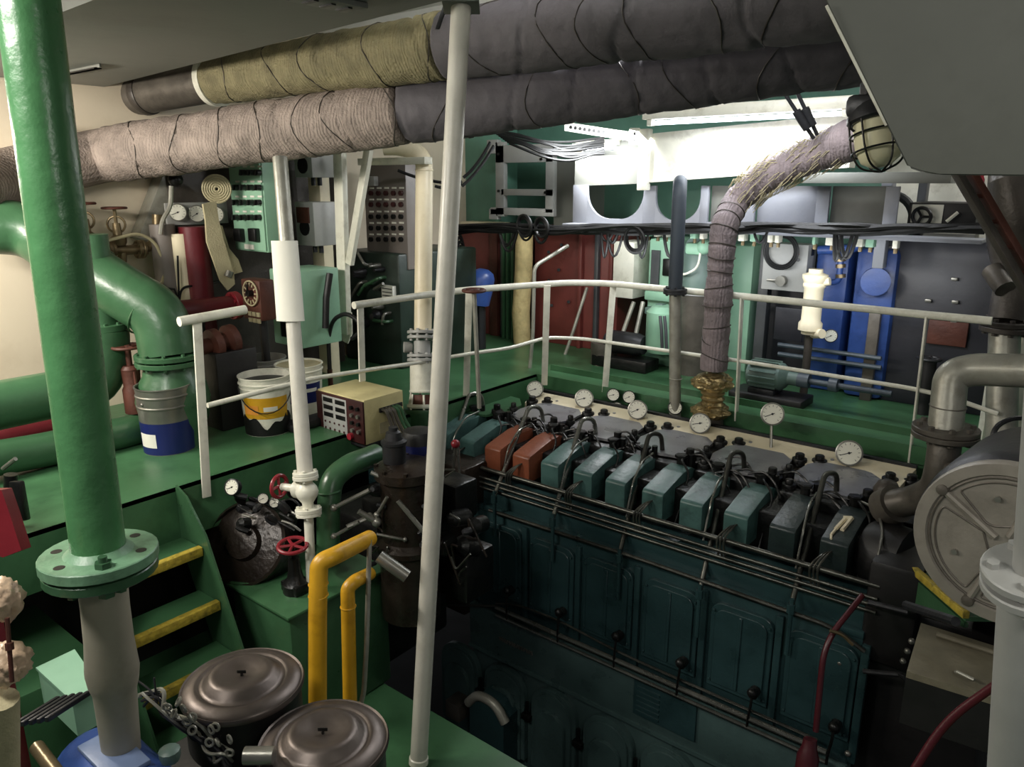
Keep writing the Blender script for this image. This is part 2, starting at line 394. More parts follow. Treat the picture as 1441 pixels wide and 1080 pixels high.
# head studs with cap nuts
for k in range(7):
    cx = -3.57+.535*k
    for (dx, dy, r, h) in ((-.03, 4.74, .042, .075), (.075, 4.80, .042, .07), (-.05, 4.32, .038, .1), (.06, 4.30, .036, .06), (.0, 4.46, .03, .09)):
        if cx+dx > EX1: continue
        z0 = -.155; r *= 1.12
        n = MB().lathe([(r, 0), (r, h*.6), (r*.95, h*.65), (r*.62, h*.68), (r*.62, h), (r*.5, h+.006)], (cx+dx, dy, z0), (0, 0, 1), 12).lathe([(r*1.05, h*.3), (r*1.05, h*.45)], (cx+dx, dy, z0), (0, 0, 1), 6)
        n.build('head_nut', M_grim, ENG)
for x, y in ((-.86, 4.36),):
    n = MB().lathe([(.07, -.12), (.07, .06), (.05, .1), (.02, .115)], (x, y, -.1), (0, 0, 1), 14); n.build('relief_valve', M_brown, ENG)
# gauges
for (gx, gy, gr, st) in ((753, 548, 11.5, (753, 562)), (822, 561, 13, (823, 576)), (897, 577, 13.5, (898, 593)), (985, 596, 14.5, (985, 612)), (1087, 583, 16, (1085, 632)), (1195, 638, 18, (1193, 658))):
    s_ = onz(st[0], st[1], -.12); dep = (s_-CAM).dot(FW); c = at(gx, gy, dep)
    g = gauge_parts(c, camdir(c)+V((-.15 if gx < 1000 else 0, 0, 0)), gr*dep/FPX, ENG, stem=s_)
for (gx, gy, gr) in ((863, 556, 9), (885, 559, 9), (868, 575, 9), (950, 574, 10)):
    c = ony(gx, gy, 5.02); dep = (c-CAM).dot(FW); gauge_parts(c, camdir(c), gr*dep/FPX, ENG, M_grim, stem=c+V((0, .03, -.2)))
# arched air pipes over the boxes
ARC = [((-3.66, 3.72, -.50), -3.83), ((-3.14, 3.72, -.47), -3.25), ((-2.65, 3.72, -.50), -2.79), ((-2.15, 3.72, -.59), -2.27), ((-1.62, 3.72, -.64), -1.71), ((-1.11, 3.72, -.54), -1.16)]
for (p0, xt) in ARC:
    p0 = V(p0)
    MB().tube([p0+V((0, -.005, -.0)), V((xt, 4.24, .02)), V((xt+.04, 4.33, .0)), V((xt+.04, 4.38, -.2))], .0155, 10, bend=.1).build('air_start_pipe', M_rail if p0.x > -2.3 else M_pol, ENG)
    MB().cyl(p0+V((0, -.005, .03)), p0+V((0, -.005, -.3)), .013, n=8).cyl(p0+V((0, -.01, .0)), p0+V((0, -.01, -.05)), .022, n=6).build('pipe_union', M_block, ENG)
    b = MB()
    for j in range(3):
        o = .02*j; b.tube([V((p0.x+.07+o, 3.78, -.44)), V((p0.x+.05+o, 3.76, -.32)), V((p0.x+.10+o*.8, 3.83, -.26+o*.5)), V((p0.x+.14, 3.95, -.27))], .006, 6, bend=.05)
    b.build('drain_pipes', M_rail, ENG)
# long pipes along the side
for y, z, r, m in ((3.79, -.335, .015, M_rail), (3.77, -.395, .010, M_rail), (3.77, -.432, .010, M_rail), (3.77, -.469, .010, M_rail)):
    MB().tube([V((-3.55, y, z)), V((-.72, y, z))], r, 10).build('fuel_rail_pipe', m, ENG)
MB().tube([V((-3.2, 3.73, -.60)), V((-2.0, 3.73, -.585)), V((-.9, 3.73, -.60)), V((-.74, 3.74, -.68))], .012, 8, bend=.1).build('leak_off_pipe', M_rail, ENG)
MB().tube([V((-3.12, 3.70, -1.31)), V((-.85, 3.70, -1.31))], .016, 8).build('lube_oil_pipe', M_pol, ENG)
MB().tube([V((-3.12, 3.70, -1.37)), V((-.85, 3.70, -1.37))], .011, 8).build('lube_oil_pipe', M_pol, ENG)
MB().tube([V((-3.12, 3.70, -1.28)), V((-2.95, 3.7, -1.22)), V((-2.6, 3.70, -1.2)), V((-2.1, 3.7, -1.25)), V((-.9, 3.7, -1.26))], .008, 8, bend=.2).build('drain_line', M_rail, ENG)
MB().tube([V((-3.6, 3.70, -1.47)), V((-3.12, 3.70, -1.30))], .01, 8).build('drain_line', M_rail, ENG)
# upper inspection doors, handles, lower arched crankcase doors
def arched(x0, x1, z0, z1, r, n=6):
    pts = [V((x0, 0, z0)), V((x1, 0, z0))]
    for i in range(n+1): a = PI/2*i/n; pts.append(V((x1-r+r*math.cos(PI/2-(PI/2-a)), 0, z1-r+r*math.sin(a))))
    for i in range(n+1): a = PI/2+PI/2*i/n; pts.append(V((x0+r+r*math.cos(a), 0, z1-r+r*math.sin(a))))
    return pts
for i in range(6):
    x0 = -3.30+.435*i
    bb = MB().prism([p+V((0, EY+.03, 0)) for p in arched(x0, x0+.36, -1.24, -.70, .07)], (0, -.03, 0))
    bb.prism([p+V((0, EY, 0)) for p in arched(x0+.03, x0+.33, -1.21, -.73, .06)], (0, -.012, 0))
    bb.box(x0+.17, x0+.19, EY-.02, EY, -1.2, -.74)
    bb.bolts([V((x0+.02, EY, -.75)), V((x0+.34, EY, -.75)), V((x0+.02, EY, -1.2)), V((x0+.34, EY, -1.2))], (0, -1, 0), .009, .012)
    bmesh.ops.bevel(bb.bm, geom=bb.bm.edges[:], offset=.003, segments=1, affect='EDGES'); d = bb.build('inspection_door', M_block, ENG)
    c = V((x0+.3, EY-.02, -1.18))
    MB().cyl(c+V((0, 0, .04)), c+V((0, -.05, .04)), .03, n=10).ball(c+V((0, -.055, .055)), .028, 10).tube([c+V((0, -.05, .04)), c+V((0, -.06, -.03)), c+V((-.015, -.04, -.12)), c+V((-.02, -.03, -.2))], .008, 8, bend=.04).build('drain_cock', M_grim, ENG)
    x1 = -3.71+.44*i
    bb = MB().prism([p+V((0, EY+.03, 0)) for p in arched(x1, x1+.38, -2.5, -1.80, .17)], (0, -.045, 0))
    bb.prism([p+V((0, EY-.015, 0)) for p in arched(x1+.03, x1+.35, -2.5, -1.83, .15)], (0, -.015, 0))
    bb.prism([p+V((0, EY-.03, 0)) for p in arched(x1+.07, x1+.31, -2.5, -1.95, .11)], (0, -.03, 0))
    bmesh.ops.bevel(bb.bm, geom=bb.bm.edges[:], offset=.004, segments=2, affect='EDGES'); bb.build('crankcase_door', M_crank, ENG)
    MB().obox(V((x1+.41, EY-.02, -2.1)), (1, 0, 0), (0, 1, 0), (0, 0, 1), .08, .05, .05, .008).cyl((x1+.41, EY-.02, -2.09), (x1+.41, EY-.02, -1.98), .013, n=8).build('door_clamp', M_grim, ENG)
b = MB().box(-2.02, -1.6, EY-.016, EY, -1.66, -1.42)
for i in range(6): b.box(-2.0, -1.84, EY-.022, EY-.016, -1.64+.035*i, -1.625+.035*i)
part_label(b.build('louvred_plate', M_block, ENG), 'dark louvred plate on the crankcase')
# name marks, raised and unreadable, on the crankcase
b = MB()
for i in range(14): b.box(-3.13+.022*i, -3.115+.022*i, EY-.006, EY, -1.60-.0*i, -1.57, rot=Matrix.Rotation(rnd.uniform(-.5, .5), 3, 'Y'))
b.build('cast_mark', M_steel, ENG)
# crank handle housing
c = V((-3.12, 3.55, -2.0))
MB().prism([V((-3.26, 3.72, -2.6)), V((-3.26, 3.72, -2.08)), V((-3.18, 3.72, -1.98)), V((-3.02, 3.72, -1.98)), V((-2.94, 3.72, -2.08)), V((-2.94, 3.72, -2.6))], (0, -.16, 0)).build('blower_housing', M_block, ENG)
MB().tube([V((-3.28, 3.57, -2.09)), V((-3.19, 3.57, -1.975)), V((-3.02, 3.57, -1.975)), V((-2.93, 3.57, -2.09))], .035, 10, bend=.08).build('housing_rim', M_galv, ENG)
MB().box(-3.5, -3.36, 3.55, 3.7, -2.3, -2.16, .01).build('drain_valve_box', M_dirty, ENG)

# free end of the engine: gear case, governor column, pumps
b = MB().box(-3.95, EX0, 3.7, 4.7, -1.5, -.45, .02).box(-3.72, EX0+.1, 3.62, 4.5, -.6, -.3, .02)
b.lathe([(.3, 0), (.3, .12), (.26, .14)], (-3.7, 3.70, -.95), (0, -1, 0), 26)
b.build('gear_case', M_gov, ENG)
g0 = at(575, 742, 4.35); gw = .14
c0 = V((g0.x, g0.y, 0))
b = MB().lathe([(.17, -.95), (.17, -.55), (.19, -.53), (.19, -.5), (.15, -.47), (.15, -.12), (.18, -.1), (.18, -.05), (.14, -.03), (.1, -.02)], c0+V((0, 0, .12)), (0, 0, 1), 22)
b.bolts([c0+V((.165*math.cos(a*.785), .165*math.sin(a*.785), .07)) for a in range(8)], (0, 0, 1), .014, .02)
b.build('governor_column', M_gov, ENG)
c1 = c0+V((-.05, -.04, .1)); MB().lathe([(.065, 0), (.065, .1), (.072, .105), (.072, .12), (.05, .13), (.04, .17), (.025, .18), (.025, .2)], c1, (0, 0, 1), 16).build('governor_cap', M_dirtw, ENG)
# oil filter drum (blue label) and long dark lever mechanism
c2 = at(590, 640, 4.5)
MB().lathe([(.09, -.15), (.1, -.13), (.1, .12), (.085, .15), (.03, .16)], c2, (0, 0, 1), 20).build('oil_filter', M_black, ENG)
MB().lathe([(.1015, -.06), (.1015, .08)], c2, (0, 0, 1), 20, cap=False).build('filter_band', M_navy, ENG)
b = MB(); 
for (x0, y0, x1, y1, r) in ((522, 665, 575, 690, .012), (520, 690, 470, 715, .012), (505, 720, 530, 735, .016), (488, 742, 520, 728, .014), (530, 752, 570, 760, .008), (560, 705, 610, 765, .014), (545, 700, 530, 725, .01), (505, 735, 470, 755, .01)):
    b.tube([at(x0, y0, 4.15), at(x1, y1, 4.2)], r, 8)
    b.ball(at(x1, y1, 4.2), r*1.8, 8)
b.build('governor_linkage', M_steel, ENG)
b = MB()
for (x, y, r) in ((545, 760, .05), (560, 805, .06), (530, 690, .04), (600, 700, .05), (620, 770, .07), (640, 730, .05), (670, 740, .05), (655, 770, .06), (545, 730, .05)):
    p = at(x, y, 4.45); b.lathe([(r*.6, -.1), (r, -.08), (r, .02), (r*.5, .05)], p, (rnd.uniform(-.6, .6), -1, rnd.uniform(-.2, .8)), 12)
for (x, y, s) in ((600, 760, .22), (560, 790, .25), (640, 700, .2), (655, 800, .25), (535, 720, .16)):
    p = at(x, y, 4.6); b.obox(p, (1, 0, 0), (0, 1, 0), (0, 0, 1), s, s, s*1.2, .02)
b.build('pump_gear', M_grim, ENG)
p = ony(548, 810, 3.35); b = MB().obox(p+V((.02, .1, -.25)), (1, 0, 0), (0, 1, 0), (0, 0, 1), .36, .3, .5, .015); b.build('oil_cooler_box', M_block, ENG)
MB().tube([at(533, 783, 3.95), at(573, 812, 3.95)], .035, 10).build('cooler_lid_bar', M_steel, ENG)
# red ball lever
p = at(641, 625, 4.75)
b = MB().ball(p, .028, 14); part_label(b.build('lever_knob', M_wheel, ENG), 'small red ball knob')
MB().tube([p+V((0, 0, -.02)), p+V((-.02, 0, -.16)), p+V((.01, .02, -.3))], .009, 8).tube([p+V((.02, 0, -.02)), p+V((.03, 0, -.2))], .009, 8).build('lever_rod', M_pol, ENG)
# right hand end
b = MB().box(EX1, EX1+.55, 3.85, 4.7, -2.3, -.45, .03).lathe([(.16, 0), (.18, .05), (.18, .2), (.1, .22)], (EX1-.1, 4.1, -.3), (1, -.2, 0), 18)
b.box(EX1-.02, EX1+.22, 3.78, 4.5, -.75, -.2, .03)
b.build('flywheel_end_case', M_blk2, ENG)
for x, y in ((1283, 903), (1277, 917), (1271, 931), (1182, 933), (1193, 1061)): MB().ball(ony(x, y, 3.75), .016, 10).build('grease_nipple', M_steel, ENG)
for q, r in (([ony(1215, 945, 3.7), ony(1266, 950, 3.7), ony(1275, 955, 3.65)], .013), ([ony(1222, 848, 3.7), ony(1278, 862, 3.7)], .014), ([ony(1275, 852, 3.5), ony(1345, 875, 3.2)], .02)): MB().tube(q, r, 8).build('control_rod', M_dirtw, ENG)
# hose from the top of the last boxes
for y0 in (0, ):
    MB().tube([V((-.98, 4.25, -.1)), V((-.85, 4.15, -.08)), V((-.78, 4.0, -.14)), V((-.76, 3.86, -.2)), V((-.78, 3.84, -.5))], .008, 8, bend=.05).build('injection_pipe', M_steel, ENG)
# loose dark pipework between heads and boxes
for k in range(34):
    b = MB()
    x = rnd.uniform(-3.6, -.85); y = rnd.uniform(4.15, 4.42); z = -.14+rnd.uniform(-.02, .05)
    b.tube([V((x, y, z)), V((x+.08, y+.03, z+.03)), V((x+.17, y-.02, z)), V((x+.22, y-.04, z-.08))], .007, 6, bend=.04)
    b.build('high_pressure_line', M_grim, ENG)

for k in range(26):
    x, y = rnd.uniform(525, 665), rnd.uniform(645, 800); p = at(x, y, 4.22+rnd.uniform(-.03, .1)); r = rnd.uniform(.01, .03)
    if k % 2: MB().lathe([(r, 0), (r, .03), (r*.6, .05)], p, (rnd.uniform(-.5, .5), -1, rnd.uniform(0, .8)), 8).build('fitting', M_dirtw, ENG)
    else: MB().tube([p, p+V((rnd.uniform(-.1, .1), .0, rnd.uniform(-.1, .1))), p+V((rnd.uniform(-.15, .15), .03, rnd.uniform(-.2, .05)))], .006, 6, bend=.03).build('small_line', M_rail if k % 4 else M_gov, ENG)
# ================================================================== FOREGROUND LEFT
t = thing('standpipe', 'thick glossy green standpipe in the foreground, bolted to a tape-wrapped pipe', 'pipe', at(150, 1080, 2.55))
A, B = at(36, -25, 1.96), at(140, 783, 2.33)
d = (A-B).normalized()
MB().tube([B, B+d*.5, B+d*1.1, A+d*.25], .0755, 28).build('green_pipe', M_pole, t)
M_dust2 = mat('dusty_green_flange', (112, 152, 120), .4, var=.25, scale=14, bump=.2, dirt=(64, 96, 70), damt=.5, dscale=9)
MB().flange(B+d*.0, d, .165, .034, 0, .017, .125).lathe([(.1, .015), (.078, .035)], B, d, 28).build('upper_flange', M_dust2, t)
uu, ww = perp(d)
for k in range(6):
    a_ = 2*PI*(k+.2)/6; q = B+(uu*math.cos(a_)+ww*math.sin(a_))*.125
    px_ = (q-CAM).dot(RT)
    if k in (1, 4): MB().cyl(q-d*.06, q+d*.05, .013, n=10).cyl(q+d*.017, q+d*.034, .024, n=6).cyl(q-d*.075, q-d*.055, .024, n=6).build('bolt', M_gpipe, t)
    else: MB().lathe([(.016, .0165), (.016, .0176)], q, d, 14).build('bolt_hole', M_knob, t)
fb = MB().flange(B-d*.04, d, .16, .03, 6, .016, .125); fb.build('lower_flange', M_gpipe, t)
B2 = at(176, 1100, 2.72); e = (B2-B).normalized()
L_ = (B2-B).length
prof = [(.072, .06), (.071, .2), (.074, .33), (.079, .40), (.083, .45), (.078, .5), (.068, .54), (.066, .62), (.063, .8), (.06, 1.15), (.06, 1.6)]
part_label(MB().lathe([(r*.98, h) for r, h in prof], B, e, 28).build('wrapped_pipe', M_tape, t), 'lower pipe wrapped in grey tape')
q = B-d*.06; f = camdir(q); 
MB().prism([q+RT*.03+f*.078+UPW*.03, q+RT*.10+f*.066+UPW*.045, q+RT*.07+f*.085-UPW*.012], f*.004).build('tape_flap', M_tape, t)

# stair up to the port walkway
t = thing('steel_steps', 'short flight of green steel steps with yellow painted edges', 'stairs', (-3.5, 1.65, -1.3))
for i, (x, z) in enumerate(((-3.60, -.275), (-3.48, -.55), (-3.36, -.815), (-3.24, -1.08))):
    MB().box(x-.2, x, 1.34, 1.86, z-.03, z, .004).build('tread', M_deck, t)
    part_label(MB().box(x-.004, x+.008, 1.34, 1.86, z-.045, z+.004, .002).box(x-.03, x+.004, 1.34, 1.86, z, z+.005, .001).build('nosing', M_nose, t), 'worn yellow painted edge')
for y in (1.33, 1.865):
    MB().prism([V((-3.82, y, .02)), V((-3.72, y, -.02)), V((-3.56, y, -.2)), V((-3.16, y, -1.1)), V((-3.16, y, -1.3)), V((-3.4, y, -1.3)), V((-3.82, y, -.35))], (0, .012, 0)).build('stringer', M_gpipe, t)
tag(MB().box(-4.35, -3.55, .3, 1.28, -1.3, -.62, .006).build('green_deck_box', M_deck), 'low green steel casing behind the foreground standpipe, beside the steps', 'casing')

# handrails
ZT = .835
def rail(name, label, top, mid, posts, rt=.024, rm=.014):
    t = thing(name, label, 'handrail', posts[0][1])
    MB().tube(top, rt, 14, bend=.12).build('top_rail', M_white, t)
    if mid: MB().tube(mid, rm, 10, bend=.1).build('mid_rail', M_white, t)
    for p in posts:
        bb = MB(); a, b_ = V(p[0]), V(p[1]); wv = V(p[2]) if len(p) > 2 else V((0, 1, 0)); dd = (b_-a)
        nn = dd.cross(wv); bb.obox((a+b_)/2, dd, wv-dd*wv.dot(dd)/dd.length_squared, nn, dd.length, .05, .012, .002)
        bb.build('post', M_white, t)
    return t
X0 = -3.85
xr = lambda x, y: onx(x, y, X0)
yr = lambda x, y: ony(x, y, 5.12)
rail('handrail', 'white handrail end piece standing on the port walkway beside the steel pail',
     [xr(252, 453), xr(280, 448), xr(345, 436)], [xr(292, 571), xr(365, 552), xr(440, 533)],
     [(xr(277, 448), onx(291, 700, -3.81))], .026, .015)
rail('handrail', 'long white handrail running round the far corner of the engine pit',
     [xr(498, 430), xr(600, 415), onz(660, 408, ZT), onz(770, 400, ZT), onz(800, 398, ZT), yr(856, 399), yr(1043, 417), yr(1300, 443), yr(1396, 452)],
     [xr(440, 533), xr(510, 522), xr(580, 512), onz(655, 499, .36), onz(718, 490, .36), onz(770, 475, .38), onz(822, 477, .37), yr(960, 497), yr(1040, 508), yr(1290, 548), yr(1345, 562), yr(1404, 583)],
     [(xr(507, 430), xr(510, 537)), (onz(660, 410, ZT), onz(656, 560, -.02), RT), (onz(770, 402, ZT), onz(766, 542, -.02), RT),
      (yr(863, 402), yr(851, 552), (.5, .5, 0)), (yr(1044, 420), yr(1036, 592), (0, 1, 0)), (yr(1304, 446), yr(1279, 655), (0, 1, 0))])

# pails
def revolve(name, prof, c, m, parent, n=32): return MB().lathe(prof, c, (0, 0, 1), n, cap=False).build(name, m, parent)
def open_pail(c, r0, r1, h, mt, label, cat, beads=()):
    t = thing('pail', label, cat, c)
    prof = [(1e-4, .0), (r0, 0), (r0, .01)]
    for k in range(1, 12):
        z = h*k/12; r = r0+(r1-r0)*k/12; prof.append((r, z))
    for bz, bh in beads:
        r = r0+(r1-r0)*bz/h
        prof += [(r, bz-.008), (r+bh, bz-.003), (r+bh, bz+.003), (r, bz+.008)]
    prof.sort(key=lambda p: p[1])
    prof += [(r1, h-.01), (r1+.006, h-.006), (r1+.006, h), (r1-.004, h), (r1-.006, h-.02), (r0-.01, .03), (1e-4, .03)]
    revolve('body', prof, c, mt, t); return t
c = V((-4.47, 2.18, 0))
t = open_pail(c, .148, .158, .41, M_steel, 'open silver steel pail with a dark blue lower half', 'pail', [(.29, .005), (.355, .005)])
part_label(MB().lathe([(.1492, .004), (.1540, .2)], c, (0, 0, 1), 32, cap=False).build('paint_band', M_navy, t), 'dark blue paint band')
def wrap(c, r, a0, a1, z0, z1, n=12, r1=None):
    """sheet wrapped round a drum between two bearings, degrees from the eye direction"""
    base = math.atan2(-c.y, -c.x); ps = []
    bm_ = MB(); vs = []
    for i in range(n+1):
        a = base+math.radians(a0+(a1-a0)*i/n); u = V((math.cos(a), math.sin(a), 0)); 
        ra, rb = r, (r1 or r)
        vs.append((bm_.bm.verts.new(V((c.x, c.y, z0(i/n) if callable(z0) else z0))+u*ra), bm_.bm.verts.new(V((c.x, c.y, z1(i/n) if callable(z1) else z1))+u*rb), bm_.bm.verts.new(V((c.x, c.y, z0(i/n) if callable(z0) else z0))+u*(ra-.0015)), bm_.bm.verts.new(V((c.x, c.y, z1(i/n) if callable(z1) else z1))+u*(rb-.0015))))
    fs = []
    for i in range(n):
        A, B_ = vs[i], vs[i+1]
        fs.append(bm_.bm.faces.new((A[0], B_[0], B_[1], A[1]))); fs.append(bm_.bm.faces.new((A[2], A[3], B_[3], B_[2])))
        fs.append(bm_.bm.faces.new((A[1], B_[1], B_[3], A[3]))); fs.append(bm_.bm.faces.new((A[0], A[2], B_[2], B_[0])))
    bmesh.ops.recalc_face_normals(bm_.bm, faces=fs)
    return bm_
part_label(wrap(c, .1515, -75, -28, .05, .135, 8, .1535).build('label', M_paper, t), 'small yellowed paper label')
MB().ball(c+V((.03, -.15, .318)), .012, 10).build('handle_lug', M_steel, t)
c = V((-4.30, 2.77, 0))
t = open_pail(c, .143, .163, .385, M_white, 'white plastic bucket with a yellow printed label and a wire handle', 'bucket', [(.34, .007), (.31, .004)])
part_label(wrap(c, .1505, -62, 55, .12, .26, 14, .158).build('label', M_yel, t), 'yellow printed label')
M_orng = mat('orange_print', (226, 150, 60), .5, var=.2, bump=0)
wrap(c, .1545, -58, -20, .15, .21, 8, .1575).build('printed_picture', M_orng, t)
wrap(c, .1555, -8, 25, .17, .20, 8, .157).build('printed_title', M_paper, t)
part_label(wrap(c, .1462, -80, 75, .004, lambda f: .10+.035*math.sin(f*9)+.02*math.sin(f*23), 24, .1515).build('tar_stain', M_black, t), 'black tar stain round the foot')
revolve('contents', [(1e-4, .34), (.155, .34)], c, M_blk2, t)
u = V((-c.y, c.x, 0)).normalized(); v = V((-c.x, -c.y, 0)).normalized()
pts = [c+u*.165*math.cos(a)+v*(.06+.12*abs(math.sin(a)))+V((0, 0, .335-.17*math.sin(a))) for a in [PI*i/14 for i in range(15)]]
MB().tube(pts, .004, 6).build('wire_handle', M_black, t)
c = V((-4.44, 3.14, 0))
t = open_pail(c, .14, .16, .37, M_white, 'white plastic bucket with a dark blue label, behind the thin valve pipe', 'bucket', [(.33, .007)])
wrap(c, .1475, -35, 60, .11, .25, 14, .155).build('label', M_navy, t)
wrap(c, .152, 5, 45, .19, .215, 8, .1545).build('printed_title', M_paper, t)
revolve('contents', [(1e-4, .355), (.157, .358)], c, M_hose, t)
c = V((-4.83, 3.12, 0))
t = open_pail(c, .135, .155, .36, M_grey, 'dull grey bucket standing behind the yellow-labelled bucket', 'bucket', [(.32, .006)])
revolve('contents', [(1e-4, .3), (.148, .3)], c, M_blk2, t)
M_blackbag = M_black
b = MB(); p = V((-4.16, 3.0, .0))
b.obox(p+V((0, 0, .03)), (0, 1, 0), (1, 0, 0), (0, 0, 1), .36, .14, .06, .02); tag(b.build('drip_tray', M_black), 'black drip tray lying beside the buckets', 'tray')

# big green sea water pipe
t = thing('sea_water_pipe', 'big green bent pipe coming down onto a bolted valve body', 'pipe', at(235, 600, 4.75))
a, b_, c_, d_, e_ = at(-25, 318, 4.6), at(40, 322, 4.72), at(150, 398, 4.7), at(228, 450, 4.7), at(237, 500, 4.72)
MB().tube([a, b_, c_, d_+V((0, 0, .03)), e_], .165, 28, bend=.3, seg=10).build('bent_pipe', M_gpipe, t)
for k in (.35, .75):
    p = b_.lerp(d_, k+.15); dd = (d_-b_).normalized(); MB().torus(p, dd, .165, .006, 28, 6).build('weld_seam', M_gpipe, t)
fl = e_; MB().flange(fl+V((0, 0, -.0)), (0, 0, 1), .195, .03, 10, .012, .175).flange(fl+V((0, 0, -.04)), (0, 0, 1), .195, .03, 10, .012, .175).build('flange', M_gpipe, t)
MB().lathe([(.15, -.06), (.16, -.12), (.2, -.18), (.22, -.28), (.2, -.4), (.17, -.46), (.17, -.6)], fl, (0, 0, 1), 28).build('valve_body', M_gpipe, t)
t = thing('suction_pipe', 'green pipe with a flanged riser running along the foot of the cream bulkhead', 'pipe', (-4.9, 1.6, 0))
P1 = onx(-60, 592, -4.9); P2 = onx(150, 530, -4.9); 
MB().tube([V((-4.9, .7, P2.z-.05)), V((-4.9, P2.y-.05, P2.z-.05)), V((-4.9, P2.y+.02, P2.z+.2)), onx(147, 465, -4.9)], .14, 24, bend=.16).build('pipe_run', M_gpipe, t)
MB().flange(onx(148, 460, -4.9), (0, 0, 1), .13, .04, 8, .012).build('flange', M_gpipe, t)
MB().cyl(onx(148, 460, -4.9), onx(130, 330, -4.9), .085, n=20).build('riser', M_gpipe, t)
MB().torus(V((-4.9, 1.0, P2.z-.05)), (0, 1, 0), .145, .012, 24, 6).build('joint_ring', M_gpipe, t)
t = tag(MB().tube([onx(-60, 655, -4.72), onx(60, 634, -4.72), onx(192, 604, -4.72), onx(230, 590, -4.9)], .1, 22, bend=.1).build('low_pipe', M_gpipe), 'lower green pipe lying on the walkway behind the standpipe', 'pipe')
tag(MB().cyl(onx(-40, 625, -5.3), onx(120, 590, -5.3), .09, n=18).build('maroon_pipe', M_maroon), 'dark maroon pipe in the shade behind the green pipes', 'pipe')
# gate valve with rusty wheel
t = thing('gate_valve', 'rusty gate valve with a flat wheel between the green pipes', 'valve', onx(190, 560, -4.75))
w = onx(179, 488, -4.75); MB().wheel(w, (0, 0, 1), .085, .01, 4).build('handwheel', M_rust, t)
MB().cyl(w, w-V((0, 0, .16)), .018, n=10).lathe([(.04, -.12), (.055, -.14), (.05, -.25), (.06, -.27), (.06, -.42)], w, (0, 0, 1), 14).tube([w+V((.05, 0, -.15)), w+V((.06, 0, -.3))], .01, 6).build('bonnet', M_rust, t)

# bits along the left edge of the view
t = thing('hose_bracket', 'red painted bracket at the edge of the port walkway', 'bracket', at(5, 800, 2.9))
MB().box(at(-30, 780, 2.95).x-.04, at(-30, 780, 2.95).x, at(-30, 780, 2.95).y, at(-30, 780, 2.95).y+.04, -1.3, at(0, 760, 2.9).z, .004).build('leg', M_maroon, t)
MB().prism([at(-45, 690, 2.85), at(2, 690, 2.85), at(14, 725, 2.85), at(30, 775, 2.9), at(4, 785, 2.9), at(-45, 770, 2.9)], FW*.06).build('bracket_plate', M_wheel, t)
t = thing('lever_valve', 'small dark valve with a steel lever on the green walkway edge', 'valve', onx(26, 735, -3.9))
p = at(15, 668, 3.6); MB().cyl(p, at(14, 735, 3.65), .03, n=10).obox(at(28, 705, 3.6), UPW, RT, FW, .2, .05, .05, .01).build('valve_body', M_grim, t)
MB().tube([at(4, 660, 3.58), at(22, 646, 3.55)], .01, 8).build('lever', M_steel, t)
t = thing('wrapped_filter_element', 'plastic-wrapped parts on a brown stem at the very edge of the scene', 'wrapped part', at(10, 1080, 2.1))
def lump(c, r, sq, m, nm, par, amp=.18):
    t_ = bmesh.new(); bmesh.ops.create_icosphere(t_, subdivisions=4, radius=1)
    for v in t_.verts:
        k = 1+amp*noise.noise(v.co*2.3+V(c)*3)-amp*1.5*abs(noise.noise(v.co*4+V(c)*3))-amp*.9*abs(noise.noise(v.co*9)); v.co = V((v.co.x*sq[0], v.co.y*sq[1], v.co.z*sq[2]))*r*k+V(c)
    q = MB(); q._add(t_); return q.build(nm, m, par, 80)
lump(at(2, 845, 2.1), .055, (1, 1, 1.25), M_bag, 'upper_bundle', t); lump(at(8, 935, 2.12), .06, (1.1, 1.1, 1.1), M_bag, 'lower_bundle', t)
MB().tube([at(10, 870, 2.05), at(17, 960, 2.06)], .006, 8).cyl(at(13, 905, 2.05), at(14, 915, 2.05), .011, n=8).build('stem', M_rust, t)
MB().cyl(at(-2, 985, 2.1), at(0, 1120, 2.2), .05, n=16).build('column', M_hose, t)
tag(MB().tube([at(52, 1052, 2.4), at(95, 1110, 2.25)], .022, 14).build('brass_tube', M_brass), 'short brass coloured tube end at the lower left', 'tube')

# ------------------------------------------------------------------ generator set under the eye
t = thing('generator_set', 'blue generator with a black engine, mostly below the view', 'generator', (-2.4, 1.0, -1.3))
C0 = at(163, 1082, 2.62)
ax = V((1, 0, 0)); M_lid = mat('pale_blue_lid', (112, 128, 160), .4, var=.2, bump=.1)
MB().lathe([(.09, -.24), (.135, -.22), (.155, -.18), (.155, .2), (.14, .23), (.08, .24)], C0+V((0, 0, -.1)), ax, 28).build('alternator', M_blue, t)
MB().obox(C0+V((.0, .0, .055)), ax, (0, 1, 0), (0, 0, 1), .26, .13, .02, .006).build('top_lid', M_lid, t)
for i in range(5): MB().obox(at(52+11*i, 1002-2*i, 2.7), (at(80, 985, 2.75)-at(40, 1010, 2.65)), RT, UPW, .17, .014, .02, .003).build('cooling_fin', M_dirtw, t)
MB().box(-2.75, -1.55, 1.02, 1.62, -1.3, -.62, .02).build('engine_block', M_blk2, t)
for x in (-2.62, -2.42, -2.22): MB().cyl((x, 1.0, -.62), (x, 1.0, -.52), .045, n=14).build('oil_cap', M_dirtw, t)
p = at(365, 1064, 2.6); MB().cyl(p+RT*-.05, p+RT*.05, .03, n=14).build('breather_pipe', M_steel, t)
b = MB(); p0 = at(195, 1050, 2.6); b.lathe([(.03, 0), (.035, .02), (.035, .04), (.02, .05)], at(240, 1070, 2.6), (0, 0, 1), 12); b.build('filler_cap', M_gmotor, t)
t = thing('terminal_box', 'pale mint green terminal box between the standpipe and the casing', 'box', onz(95, 1000, -.5))
zt = -.38
